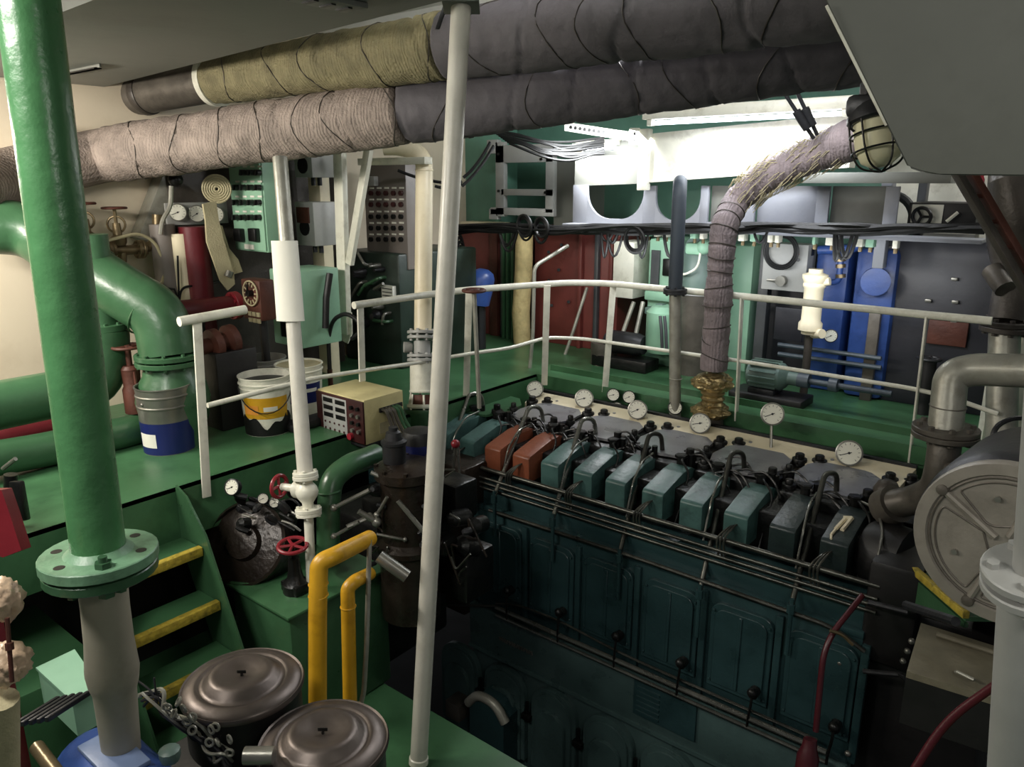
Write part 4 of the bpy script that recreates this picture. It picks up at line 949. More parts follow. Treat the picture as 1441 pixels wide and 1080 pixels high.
MB().box(ony(690, 400, 6.18).x, ony(700, 400, 6.18).x, 6.17, 6.2, 0, ony(680, 325, 6.2).z, .004).build('edge_strip', M_rust, t)
t = thing('channel_post', 'narrow dark green channel post left of the yellow-lagged pillar', 'post', (-4.9, 6.15, 0))
zt = ony(712, 325, 6.15).z
MB().box(ony(704, 400, 6.15).x, ony(727, 400, 6.15).x, 6.15, 6.2, 0, zt).build('back_plate', M_dgrey, t)
for x in (709, 715, 722): MB().box(ony(x, 400, 6.12).x-.015, ony(x, 400, 6.12).x+.015, 6.1, 6.15, 0, zt, .003).build('rib', M_gpipe, t)
M_fiber = mat('yellowed_insulation', (206, 186, 132), .7, var=.2, scale=14, bump=.5, bscale=30, dirt=(140, 110, 66), damt=.6, dscale=9)
t = tag(MB().tube([ony(736, 490, 6.05)-V((0, 0, .15)), ony(733, 440, 6.05), ony(737, 380, 6.05), ony(738, 322, 6.05)], [.085, .09, .088, .085], 14).build('lagged_pillar', M_fiber), 'yellowed insulated pillar between the red panels', 'pillar')
tag(MB().tube([ony(743, 545, 5.25), ony(750, 470, 5.25), ony(752, 375, 5.25), ony(799, 346, 5.6)], .017, 10, bend=.06).build('bent_pipe', M_galv), 'thin bent vent pipe rising in front of the red tank', 'pipe')
t = thing('electric_motor', 'small blue electric motor under black cable coils, behind the handrail', 'motor', ony(676, 470, 5.6))
c = ony(676, 408, 5.6); MB().lathe([(.05, -.16), (.11, -.14), (.12, 0), (.12, .12), (.1, .17), (.05, .2)], c+V((0, 0, .0)), (.15, .1, 1), 20).build('motor_body', M_blue, t)
MB().cyl(c-V((0, 0, .15)), V((c.x, c.y, 0)), .05, n=12).build('motor_stand', M_dirtw, t)
for k in range(5): MB().torus(c+V((-.12-.01*k, -.1, .22+.02*k)), (.8, .5, .1), .16+.02*k, .014, 26, 6).build('cable_coil', M_black, t)
t = thing('rail_valve', 'small red-brown handwheel valve at the handrail near the stanchion', 'valve', onz(660, 545, .0))
c = onz(667, 409, .86); MB().wheel(c, UPW, .075, .012, 4).build('handwheel', M_rust, t); MB().cyl(c, V((c.x+.02, c.y+.02, 0)), .016, n=8).build('spindle', M_galv, t)
# ladder-like white rack frame in front of the teal bulkhead
t = thing('cable_rack', 'white bolted angle-iron frame with two openings in front of the teal bulkhead', 'frame', ony(730, 305, 6.0))
def rk(x0, y0, x1, y1, nm='rail'):
    a, b_ = ony(x0, y0, 6.0), ony(x1, y1, 6.0); MB().box(a.x, b_.x, 6.0, 6.06, b_.z, a.z, .003).build(nm, M_grey, t)
rk(697, 200, 709, 305, 'upright'); rk(768, 215, 778, 300, 'upright'); rk(697, 205, 778, 228); rk(705, 266, 778, 276); rk(690, 292, 778, 305)
rk(685, 197, 700, 216, 'bracket'); rk(688, 294, 700, 309, 'bracket')
for x, y in ((702, 217), (762, 224), (702, 269), (768, 271)): MB().bolts([ony(x, y, 6.0)], (0, -1, 0), .014, .014).build('bolt', M_grim, t)
tag(MB().box(ony(655, 300, 6.3).x, ony(703, 300, 6.3).x, 6.3, 6.6, ony(680, 313, 6.3).z, ony(680, 150, 6.3).z, .005).build('casing', M_mintd), 'flat teal casing left of the white rack frame', 'casing')
tag(MB().box(ony(648, 320, 6.1).x, ony(700, 320, 6.1).x, 6.1, 6.3, ony(680, 320, 6.1).z, ony(680, 313, 6.1).z, .003).build('shelf_angle', M_cream), 'cream shelf edge under the teal casing', 'shelf')
tag(MB().box(ony(779, 300, 6.15).x, ony(822, 300, 6.15).x, 6.15, 6.5, ony(800, 318, 6.15).z, ony(800, 225, 6.15).z, .005).build('air_trunking', M_duct), 'grey square trunk right of the white rack frame', 'trunk')

# deep girder over the aft walkway with round-bottomed openings
YG = 5.75
gy = lambda x, y: ony(x, y, YG)
zB, zM, zT_ = gy(1000, 322).z, gy(860, 261).z, gy(900, 196).z
t = thing('deck_girder', 'deep grey girder with round-bottomed openings over the aft walkway', 'girder', (-2.5, YG, zB))
M_girder = mat('blue_grey_girder_paint', (132, 134, 140), .45, var=.1, bump=.05, dirt=(96, 96, 104), damt=.4)
xa, xb = gy(806, 300).x, gy(1262, 300).x
part_label(MB().prism([V((xa, YG+.02, gy(812, 262).z)), V((xa, YG+.02, gy(812, 212).z)), V((gy(912, 175).x, YG+.02, gy(910, 190).z)), V((gy(912, 175).x, YG+.02, gy(812, 258).z))], (0, .06, 0)).build('upper_face_shade', M_duct, t), 'end of the white upper face, greyed to stand for shade')  # shade put into the colour: grey stands for the dim end of the white face
MB().prism([V((gy(908, 175).x, YG-.06, gy(908, 258).z)), V((gy(908, 175).x, YG-.06, gy(908, 190).z)), V((gy(1205, 175).x, YG-.06, gy(1205, 160).z)), V((gy(1205, 175).x, YG-.06, gy(1205, 236).z))], (0, .14, 0)).build('upper_face', M_white, t)
opens = [(826, 905), (922, 985), (996, 1040), (1062, 1148), (1166, 1244)]
xs = [gy(806, 300).x]
for i, (o0, o1) in enumerate(opens):
    x0, x1 = gy(o0, 290).x, gy(o1, 290).x
    lastx = xs[-1]; MB().box(lastx, x0, YG, YG+.03, zB, zM, .002).build('web_post', M_girder, t); xs.append(x1)
    r = min(.22, (x1-x0)*.45); zb = zB+.05
    if i in (0, 1):
        pts = [V((x0, YG, zb-.05)), V((x1, YG, zb-.05)), V((x1, YG, zb+r))]
        for k in range(1, 9): a_ = PI/2*k/8; pts.append(V((x1-r+r*math.cos(a_), YG, zb+r-r*math.sin(a_))))
        for k in range(0, 8): a_ = PI/2+PI/2*k/8; pts.append(V((x0+r+r*math.cos(a_), YG, zb+r-r*math.sin(a_))))
        pts.append(V((x0, YG, zb+r)))
        MB().prism(pts, (0, .03, 0)).build('opening_lip', M_girder, t)
    else:
        MB().box(x0, x1, YG+.06, YG+.075, zb, zM, .002).build('web_panel', M_duct if i != 3 else M_girder, t)
        MB().box(x0, x1, YG, YG+.08, zb-.05, zb, .002).build('web_sill', M_girder, t)
MB().box(xs[-1], xb, YG, YG+.03, zB, zM, .002).build('web_post', M_girder, t)
MB().box(xa, gy(1390, 320).x, YG-.16, YG+.08, zB-.02, zB+.005, .003).build('bottom_flange', M_girder, t)
MB().box(gy(1138, 250).x, gy(1345, 240).x, YG-.12, YG+.05, gy(1200, 258).z, gy(1200, 243).z, .003).build('upper_flange', M_duct, t)
tag(MB().box(gy(907, 200).x, gy(921, 200).x, YG-.1, YG-.03, gy(915, 268).z, gy(915, 182).z, .008).build('hanger_bar', M_white), 'short white hanger bar at the bright end of the girder', 'hanger')
t = thing('perforated_tray', 'perforated white cable tray strip above the girder', 'cable tray', at(840, 190, 6.4))
a, b_ = at(795, 178, 6.4), at(886, 192, 6.2); dd = b_-a
MB().obox((a+b_)/2, dd, dd.cross(UPW), UPW, dd.length, .02, .07, .002).build('strip', M_white, t)
for i in range(12):
    p = a.lerp(b_, .1+.8*i/11); MB().cyl(p-dd.cross(UPW).normalized()*.012, p+dd.cross(UPW).normalized()*.012, .015, n=8).build('hole', M_knob, t)
MB().obox(at(893, 192, 6.15), UPW, RT, FW, .13, .09, .02, .01).build('end_bracket', M_white, t)
MB().obox(at(893, 192, 6.12), UPW, RT, FW, .07, .02, .02, .004).build('slot', M_knob, t)
# cables along the tray
def sag(p, q, s, n=8): p, q = V(p), V(q); return [p.lerp(q, i/n)-V((0, 0, s*4*(i/n)*(1-i/n))) for i in range(n+1)]
t = thing('cable_run', 'thick bundle of black cables sagging along the bottom of the girder', 'cables', (-2.5, 5.6, zB))
xs_ = [640, 700, 745, 790, 830, 880, 930, 985, 1030, 1080, 1140, 1200, 1260, 1320, 1385]
for k in range(9):
    pts = []
    for x in xs_:
        y = 322+rnd.uniform(-5, 5)+(4 if k % 2 else -2); Y = YG-.2-rnd.uniform(0, .12)
        pts.append(ony(x, y, Y))
    MB().tube(pts, rnd.choice((.012, .016, .02)), 6, bend=.12).build('cable', M_black, t)
for k in range(16):
    x = rnd.choice((735, 748, 775, 850, 880, 893, 900, 930, 1010, 1060, 1085, 1180, 1210, 700))+rnd.uniform(-6, 6); w_ = rnd.uniform(10, 26)
    p, q = ony(x, 326, YG-.25), ony(x+w_, 326, YG-.25); MB().tube(sag(p, q, rnd.uniform(.05, .22)), rnd.choice((.010, .013)), 6).build('cable_loop', M_black, t)
for x, y, r in ((738, 318, .07), (762, 320, .06), (893, 338, .08)):
    for k in range(3): MB().torus(ony(x, y, YG-.27-.02*k), (.2, 1, .1), r+.012*k, .012, 22, 6).build('cable_coil', M_black, t)
for k, (x0, y0, x1, y1) in enumerate(((650, 262, 695, 205), (652, 250, 690, 200), (612, 262, 650, 255), (560, 240, 650, 258))):
    tag(MB().tube(sag(at(x0, y0, 6.3), at(x1, y1, 6.3), .03), .014, 6).build('overhead_cable', M_black), ['black cable slanting across the teal casing, lower of two', 'black cable slanting across the teal casing, upper of two', 'short black cable crossing behind the stanchion', 'black cable behind the pale riser pipe'][k], 'cable')
tag(MB().box(ony(728, 330, YG).x, ony(742, 330, YG).x, YG-.25, YG-.2, ony(735, 326, YG).z, ony(735, 314, YG).z, .01).build('junction_box', M_white), 'small white junction box inside the cable coils left of the red tank', 'junction box')
tag(MB().box(ony(768, 330, YG).x, ony(790, 330, YG).x, YG-.22, YG-.2, ony(780, 327, YG).z, ony(780, 318, YG).z, .002).build('tag_plate', M_paper), 'small white plate hanging over the red tank', 'plate')
# overhead cable bunch and little lamp left of the girder
t = thing('cable_bunch', 'bunch of dark cables looping under the overhead left of the perforated tray', 'cables', at(740, 215, 6.3))
for k in range(10):
    y = 188+k*2.2; MB().tube([at(690+k*3, y-6, 6.3), at(735, y+rnd.uniform(-4, 4), 6.25), at(765, y+8+rnd.uniform(-3, 8), 6.2), at(800, y+20+rnd.uniform(-8, 5), 6.2), at(850, y+rnd.uniform(0, 14), 6.3)], .011, 6, bend=.15).build('cable', M_black, t)
t = thing('small_lamp', 'small box lamp with a yellowed end among the cables', 'lamp', at(805, 215, 6.35))
MB().obox(at(795, 212, 6.35), RT, FW, UPW, .2, .1, .07, .008).build('housing', M_dgrey, t); MB().obox(at(812, 211, 6.3), RT, FW, UPW, .09, .1, .075, .008).build('diffuser', M_cream, t)
# white cabinet and separators
t, a, b_ = cabinet('starter_box', 'white starter cabinet with black cables above, behind the handrail corner', 864, 340, 890, 421, 6.05, .35, M_white)
t = thing('oil_separator', 'mint green oil separator unit with small dark windows', 'separator', ony(950, 500, 5.95))
a, b_ = ony(914, 336, 6.05), ony(952, 498, 6.05)
MB().box(a.x, ony(950, 400, 6.05).x, 6.05, 6.5, 0, a.z, .02).build('cabinet_body', M_mint, t)
q = ony(935, 372, 6.04); MB().box(q.x-.01, q.x+.12, 6.02, 6.06, q.z-.1, q.z+.05, .01).build('window', M_knob, t)
q = ony(924, 372, 6.04); MB().box(q.x-.05, q.x+.03, 6.03, 6.06, q.z-.3, q.z+.12).build('cable_slot', M_dgrey, t)
MB().box(a.x, ony(950, 400, 6).x, 6.0, 6.06, ony(935, 425, 6.0).z, ony(935, 412, 6.0).z, .01).build('ledge', M_mint, t)
for x, y in ((915, 437), (930, 432), (940, 440), (925, 442)): MB().obox(ony(x, y, 5.95), (1, 0, 0), (0, 1, 0), (0, 0, 1), .07, .08, .06, .008).build('fitting', M_gmotor, t)
c = ony(918, 440, 5.9); gauge_parts(c, (0.3, -1, .2), .025, t, M_steel)
MB().lathe([(.13, 0), (.15, .05), (.15, .35), (.1, .4)], ony(932, 495, 5.9), (0, 0, 1), 22).build('bowl', M_mint, t)
for x in (929, 935): MB().tube([ony(x, 445, 5.72), ony(x+2, 465, 5.7), ony(x+3, 495, 5.72)], .014, 8).build('hose', M_dgrey, t)
t = thing('pressure_vessel', 'pale green-grey vertical cylinder vessel between the dark post and the taped riser', 'vessel', ony(985, 500, 6.0))
c0_ = ony(977, 500, 6.0); c0_.z = 0
MB().lathe([(.15, .0), (.15, ony(980, 412, 6.0).z), (.13, ony(980, 408, 6).z)], c0_, (0, 0, 1), 24).build('base_drum', M_dirty, t)
MB().lathe([(.14, ony(980, 408, 6).z), (.14, ony(980, 345, 6).z), (.1, ony(980, 335, 6).z), (.04, ony(980, 330, 6).z)], c0_, (0, 0, 1), 24).build('upper_shell', M_gmotor, t)
MB().lathe([(.16, -.02), (.16, .02)], V((c0_.x, c0_.y, ony(980, 410, 6).z)), (0, 0, 1), 24).build('clamp_ring', M_grey, t)
q = ony(980, 350, 5.85); MB().obox(q, (1, 0, 0), (0, 1, 0), (0, 0, 1), .16, .12, .1, .03).ball(q+V((.08, -.03, .02)), .06, 10).build('valve_head', M_mint, t)
MB().tube([q+V((.06, -.05, -.03)), q+V((.05, -.06, -.15)), q+V((-.08, -.05, -.22)), q+V((-.2, -.02, -.2))], .01, 8, bend=.08).build('white_hose', M_white, t)
tag(MB().box(ony(1030, 345, 6.3).x, ony(1062, 345, 6.3).x, 6.3, 6.7, 0, ony(1045, 346, 6.3).z, .006).build('casing', M_mint), 'mint green casing right of the taped riser', 'casing')
for nm, x, y0, y1, lab in (('post', 1075, 330, 560, 'dark blue-grey post left of the grey control box'),):
    tag(MB().box(ony(x-8, 400, 6.2).x, ony(x+6, 400, 6.2).x, 6.2, 6.3, 0, ony(x, y0, 6.2).z, .004).build(nm, M_dgrey), lab, 'post')
t = thing('transfer_pumps', 'dark grey pump set on the aft walkway between the red tank and the separator', 'pump', ony(880, 505, 5.8))
c = ony(850, 495, 5.8); MB().cyl((c.x, c.y, 0), (c.x, c.y, .2), .12, n=20).build('pump_drum', M_dirty, t)
c = ony(884, 478, 5.8); MB().lathe([(.07, -.22), (.1, -.18), (.1, .1), (.08, .16)], V((c.x, c.y, .22)), (1, 0, 0), 20).build('motor', M_dirtw, t)
MB().box(c.x-.3, c.x+.25, c.y-.12, c.y+.12, 0, .1, .01).build('bed', M_grim, t)
for x0, x1 in ((876, 892), (895, 905)): MB().tube([ony(x0, 470, 5.9), ony(x1, 425, 6.0)], .02, 8).build('strut', M_galv, t)
MB().tube([ony(795, 500, 5.9), ony(808, 462, 5.95), ony(826, 405, 6.1)], .016, 8).build('inclined_rod', M_galv, t)
# standpipe in front of the separator
t = thing('sounding_pipe', 'slim pipe, dark above its flange and grey below, rising behind the engine', 'pipe', ony(949, 600, 5.02))
sx = ony(950, 410, 5.05); sx2 = ony(951, 595, 5.05)
top = ony(957, 256, 5.05)
M_spipe = mat('dull_slate_pipe', (46, 54, 62), .65, var=.2, bump=.1)
MB().tube([sx, top, ony(958, 258, YG-.02)], .05, 16, bend=.12).build('upper_pipe', M_spipe, t)
MB().cyl(sx2-V((0, 0, .1)), sx, .043, n=16).build('lower_pipe', M_galv, t)
MB().flange(sx+V((0, 0, .010)), UPW, .085, .02, 6, .01).flange(sx-V((0, 0, .010)), UPW, .085, .02, 6, .01).build('flange', M_dirtw, t)
MB().torus(ony(951, 533, 5.05), UPW, .045, .005, 20, 6).build('weld_ring', M_galv, t)
# taped riser with foil bellows
t = thing('lagged_riser', 'tape-wrapped riser with crumpled foil collars curving up behind the bulkhead lamp', 'pipe', ony(996, 610, 5.05))
RP = [ony(1004, 520, 5.05), ony(1009, 450, 5.05), ony(1013, 380, 5.05), ony(1019, 318, 5.05), at(1036, 283, 5.35), at(1075, 250, 5.2), at(1135, 222, 5.0), at(1200, 196, 4.7), at(1290, 150, 4.4)]
pts = []; rad = []
for i in range(len(RP)-1):
    for k in range(30):
        pts.append(RP[i].lerp(RP[i+1], k/30))
pts.append(RP[-1])
# smooth
for _ in range(30): pts = [pts[0]]+[(pts[i-1]+pts[i]*2+pts[i+1])/4 for i in range(1, len(pts)-1)]+[pts[-1]]
s_ = 0
for i, p in enumerate(pts):
    s_ += (p-pts[i-1]).length if i else 0
    rad.append(.090+.012*noise.noise(p*7)+.007*((s_*11+1.2*noise.noise(p*3)) % 1.0)+(.03*max(0, min(1, (i-128)/86))))
MB().tube(pts[:125], rad[:125], 20).build('wrapped_riser', M_lag3, t)
for k in range(11):
    i = 8+k*10+rnd.randint(-3, 3); p = pts[i]; d_ = (pts[i+1]-pts[i]).normalized(); MB().torus(p, d_+V((rnd.uniform(-.35, .35), rnd.uniform(-.3, .3), 0)), rad[i]*1.06, .004, 24, 6).build('tape_cord', M_brown, t)
MB().tube(pts[124:], rad[124:], 20).build('wrapped_bend', M_lag3, t)
b = MB()
for k in range(320):
    i = rnd.randint(133, 206); p = pts[min(i, len(pts)-2)]; q = pts[min(i+1, len(pts)-1)]; d_ = (q-p).normalized(); u, w_ = perp(d_); a_ = rnd.uniform(0, 2*PI); o_ = (u*math.cos(a_)+w_*math.sin(a_))
    b.tube([p+o_*.1, p+o_*.128-d_*.03, p+o_*.122-d_*.07-V((0, 0, .02))], .0025, 4)
fr = b.build('frayed_cloth', M_hose, t); fr['kind'] = 'stuff'
u_ = UPW
for (py_, rr, h) in ((538, .16, .1), (578, .15, .09)):
    t_ = bmesh.new(); bmesh.ops.create_icosphere(t_, subdivisions=4, radius=1); c = ony(1003 if py_ < 550 else 1000, py_, 5.05)
    for v in t_.verts:
        k = 1+.22*noise.noise(v.co*2.5+c)+.1*noise.noise(v.co*8+c); v.co = V((v.co.x*rr*.85, v.co.y*rr*.85, v.co.z*h*.75))*k+c
    q = MB(); q._add(t_); q.build('foil_collar', M_gold, t, 25)
b = MB(); c = ony(1002, 572, 5.05)
prof = []
for k in range(13): prof.append((.075+(.012 if k % 2 else -.004), .02*k))
b.lathe(prof, c, UPW, 20).build('bellows', M_gold, t)
MB().cyl(ony(996, 625, 5.05), ony(999, 585, 5.05), .1, n=18).build('lower_pipe', M_dirty, t)
# chains
for x0, y0, x1, y1, nm in ((1100, 125, 1145, 195, 'turnbuckle_stay'), (1118, 122, 1150, 190, 'turnbuckle_stay')):
    a, b_ = at(x0, y0, 4.6), at(x1, y1, 4.7)
    MB_ = MB().tube([a, b_], .012, 8).cyl(a.lerp(b_, .45), a.lerp(b_, .8), .026, n=10)
    tag(MB_.build(nm, M_dirtw), 'dark turnbuckle stay holding the lagged pipe, ' + ('the outer one' if x0 == 1100 else 'the one nearer the lamp'), 'stay')
# grey control box, filter, blue machine
t, a, b_ = cabinet('control_box', 'light grey control box with a coiled cable and a round knob', 1076, 342, 1132, 412, 5.95, .2, M_grey)
c = ony(1101, 395, 5.94); MB().cyl(c, c-V((0, .05, 0)), .04, n=16).obox(c-V((.06, .03, 0)), (1, 0, 0), (0, 1, 0), (0, 0, 1), .1, .02, .02, .003).build('knob', M_steel, t)
for k in range(3): MB().torus(ony(1099, 354, 5.92-.015*k), (.1, 1, 0), .11+.012*k, .009, 28, 6).build('cable_coil', M_black, t)
for x, y in ((1122, 358), (1123, 366), (1120, 352)): MB().cyl(ony(x, y, 5.95), ony(x, y, 5.92), .014, n=10).build('indicator', M_wheel if y < 362 else M_knob, t)
for y0, y1 in ((349, 360), (396, 408)):
    p_, q_ = onx(1131, y0, b_.x+.001), onx(1134, y1, b_.x+.001); MB().box(b_.x-.001, b_.x+.004, 6.02, 6.08, ony(1132, y1, 6).z, ony(1132, y0, 6).z).build('side_slot', M_knob, t)
t = thing('water_filter', 'cream plastic filter housing standing in front of the blue machine', 'filter', ony(1140, 480, 5.75))
fx0, fx1 = ony(1139, 470, 5.75), ony(1148, 384, 5.75)
MB().cyl((fx0.x, fx0.y, 0), fx0+V((0, 0, .02)), .03, n=12).build('foot_pipe', M_brown, t)
d_ = (fx1-fx0); Lf = d_.length
MB().lathe([(.06, 0), (.06, .02), (.085, .03), (.085, .08), (.07, .1), (.068, Lf*.55), (.07, Lf*.75), (.08, Lf*.78), (.08, Lf*.82), (.075, Lf*.84), (.09, Lf*.92), (.09, Lf*.97), (.05, Lf), (.05, Lf*1.06)], fx0, d_, 22).build('housing', M_cream, t)
MB().cyl(ony(1155, 398, 5.75), ony(1168, 396, 5.75), .03, n=12).cyl(ony(1145, 470, 5.75), ony(1157, 470, 5.7), .035, n=12).build('side_port', M_cream, t)
tag(bxpx('steel_plate', 'x', 'plate', 1092, 432, 1128, 482, 5.98, .015, M_char, .003), 'dark square plate under the grey control box', 'plate')
t = thing('freshwater_generator', 'blue painted freshwater machine behind the cream filter', 'machine', (-1.7, 6.2, 0))
a, b_ = ony(1150, 348, 6.1), ony(1250, 500, 6.1)
MB().box(a.x, ony(1192, 400, 6.1).x, 6.1, 6.6, 0, a.z, .03).build('tank_body', M_blue, t)
MB().box(ony(1200, 400, 6.05).x, b_.x, 6.05, 6.6, 0, a.z+.02, .05).build('side_body', M_blue, t)
MB().tube([ony(1152, 352, 6.0), ony(1195, 351, 6.0), ony(1210, 345, 6.0)], .035, 12).build('top_pipe', M_blue, t)
MB().cyl(ony(1232, 395, 6.1), ony(1232, 397, 5.95), .1, n=20).build('round_cover', M_blue, t)
MB().tube([ony(1165, 398, 5.9), ony(1180, 397, 5.9), ony(1182, 380, 5.9), ony(1184, 362, 5.9)], .022, 10, bend=.05).build('feed_pipe', M_blue, t)
for y in (365, 374, 388): MB().cyl(ony(1183, y+3, 5.9), ony(1183, y-2, 5.9), .035, n=10).build('union', M_brass, t)
c = ony(1169, 473, 5.95); gauge_parts(c, (.2, -1, .2), .05, t, M_dirtw)
for y in (487, 500): MB().tube([ony(1095, y-2, 5.95), ony(1240, y+18, 5.95)], .018, 8).build('pipe_run', M_dblue, t)
tag(MB().box(ony(1226, 450, 6.0).x-.02, ony(1232, 450, 6.0).x+.03, 6.0, 6.05, 0, ony(1228, 440, 6.0).z, .004).build('post', M_dirty), 'worn yellowish post at the edge of the blue machine', 'post')
tag(MB().box(ony(1062, 500, 6.4).x, ony(1150, 500, 6.4).x, 6.45, 6.85, 0, ony(1100, 350, 6.4).z, .01).build('casing', M_char), 'dark steel casing behind the grey control box', 'casing')
# dark tank on the right
t = thing('oil_tank', 'large dark steel tank side with a few bright bolt heads', 'tank', (-.9, 6.1, 0))
MB().box(ony(1252, 450, 6.1).x, ony(1500, 450, 6.1).x, 6.1, 6.8, 0, ony(1300, 336, 6.1).z, .008).build('tank_side', M_char, t)
for x, y in ((1307, 423), (1345, 425), (1344, 393), (1343, 452)): MB().box(ony(x, y, 6.1).x-.02, ony(x, y, 6.1).x+.02, 6.07, 6.1, ony(x, y, 6.1).z-.01, ony(x, y, 6.1).z+.012, .003).build('bolt_head', M_steel, t)
MB().box(ony(1304, 480, 6.08).x, ony(1360, 480, 6.08).x, 6.07, 6.1, ony(1330, 486, 6.08).z, ony(1330, 452, 6.08).z, .004).build('rust_patch', M_rust, t)
# motor driven pump
t = thing('circulating_pump', 'small grey-green ribbed motor with a blue coupled shaft on the aft walkway', 'pump', ony(1085, 545, 5.6))
c = ony(1082, 528, 5.55); axp = V((1, .0, 0))
MB().lathe([(.06, -.16), (.1, -.14), (.105, .1), (.08, .13), (.05, .15), (.05, .22)], c, axp, 22).build('motor', M_gmotor, t)
for k in range(16):
    a_ = 2*PI*k/16; o_ = V((0, math.cos(a_), math.sin(a_))); MB().obox(c+o_*.108-axp*.02, axp, o_.cross(axp), o_, .2, .008, .02).build('fin', M_gmotor, t)
MB().obox(c+V((-.02, 0, -.12)), (1, 0, 0), (0, 1, 0), (0, 0, 1), .2, .2, .06, .01).build('foot', M_dirtw, t)
MB().box(c.x-.25, c.x+.3, c.y-.14, c.y+.14, 0, c.z-.13, .01).build('bed', M_blk2, t)
q = ony(1255, 555, 5.55); MB().tube([c+axp*.2, q], .022, 10).build('shaft_pipe', M_dblue, t)
MB().cyl(c.lerp(q, .55)-axp*.03, c.lerp(q, .55)+axp*.03, .05, n=12).build('coupling', M_dblue, t); MB().cyl(c+axp*.22, c+axp*.3, .055, n=12).build('coupling', M_dblue, t)
c = ony(1308, 515, 5.9)
t = thing('valve', 'black valve with a round wheel in front of the dark tank', 'valve', V((c.x, c.y, 0)))
MB().wheel(ony(1308, 505, 5.9), UPW, .07, .012, 4).build('handwheel', M_dirtw, t); MB().cyl((c.x, c.y, 0), ony(1308, 505, 5.9), .05, n=14).build('valve_body', M_blk2, t)
# right end: white bulkhead behind, chest of drawers-like box, wheel, red fire gear
struct(MB().box(ony(1240, 300, 6.88).x, 3, 6.86, 6.9, 1.2, 2.8).build('trim_2', M_white))
t = thing('tool_chest', 'dark open chest with pale papers and a small wheel on the girder end', 'chest', ony(1325, 316, 6.0))
a, b_ = ony(1280, 285, 6.0), ony(1372, 318, 6.0)
MB().box(a.x, b_.x, 6.0, 6.5, b_.z, a.z, .006).build('chest_body', M_blk2, t)
MB().box(ony(1284, 290, 5.99).x, ony(1328, 290, 5.99).x, 5.985, 6.0, b_.z+.01, ony(1300, 288, 5.99).z, .002).build('pale_sheet', M_paper, t)
MB().wheel(ony(1297, 305, 5.95), (.2, 1, .2), .06, .012, 3).build('small_wheel', M_knob, t)
MB().tube([ony(1332, 312, 5.95), ony(1348, 299, 5.95)], .012, 6).build('light_rod', M_paper, t)
t = thing('cable_drum', 'dark curved drum edge beside the chest', 'drum', ony(1255, 318, 6.1))
MB().torus(ony(1248, 308, 6.1), (0, 1, 0), .17, .03, 30, 8).build('drum_rim', M_dgrey, t)
tag(MB().box(ony(1238, 280, 5.9).x, ony(1254, 280, 5.9).x, 5.9, 6.0, 1.0, ony(1250, 255, 5.9).z, .004).build('girder_strut', M_girder), 'grey strut beside the curved drum edge', 'strut')
tag(MB().box(ony(1290, 280, 6.4).x, ony(1302, 280, 6.4).x, 6.4, 6.5, 1.1, 2.5, .004).build('deck_pillar', M_dgrey), 'dark pillar in front of the bright aft bulkhead', 'pillar')
tag(MB().cyl(ony(1365, 262, 6.5), ony(1388, 262, 6.5), .12, n=18).build('fire_extinguisher', M_wheel), 'red rounded object high on the bright aft bulkhead', 'extinguisher')

for i, (x, y, w_) in enumerate(((912, 332, 8), (926, 333, 6), (938, 331, 7), (978, 331, 9), (990, 334, 6), (1046, 333, 9), (1062, 335, 8), (1086, 336, 7), (1096, 334, 6), (1148, 334, 4), (1172, 335, 14), (1212, 337, 8), (1226, 340, 10), (1262, 338, 6))):
    p = ony(x, y, YG-.08); p.z = zB-.05; hw = w_*.0026
    t = thing('cable_gland_box', 'small pale cable gland box high on the aft machinery, among the cables under the girder', 'gland box', p, 'pale gland boxes under the girder')
    MB().box(p.x-hw, p.x+hw, YG-.12, YG-.04, p.z-.025, p.z+.03, .004).build('box', M_white if i % 3 else M_mint, t)
    MB().cyl((p.x, YG-.08, p.z-.06), (p.x, YG-.08, p.z-.02), .014, n=8).build('gland', M_brass, t)
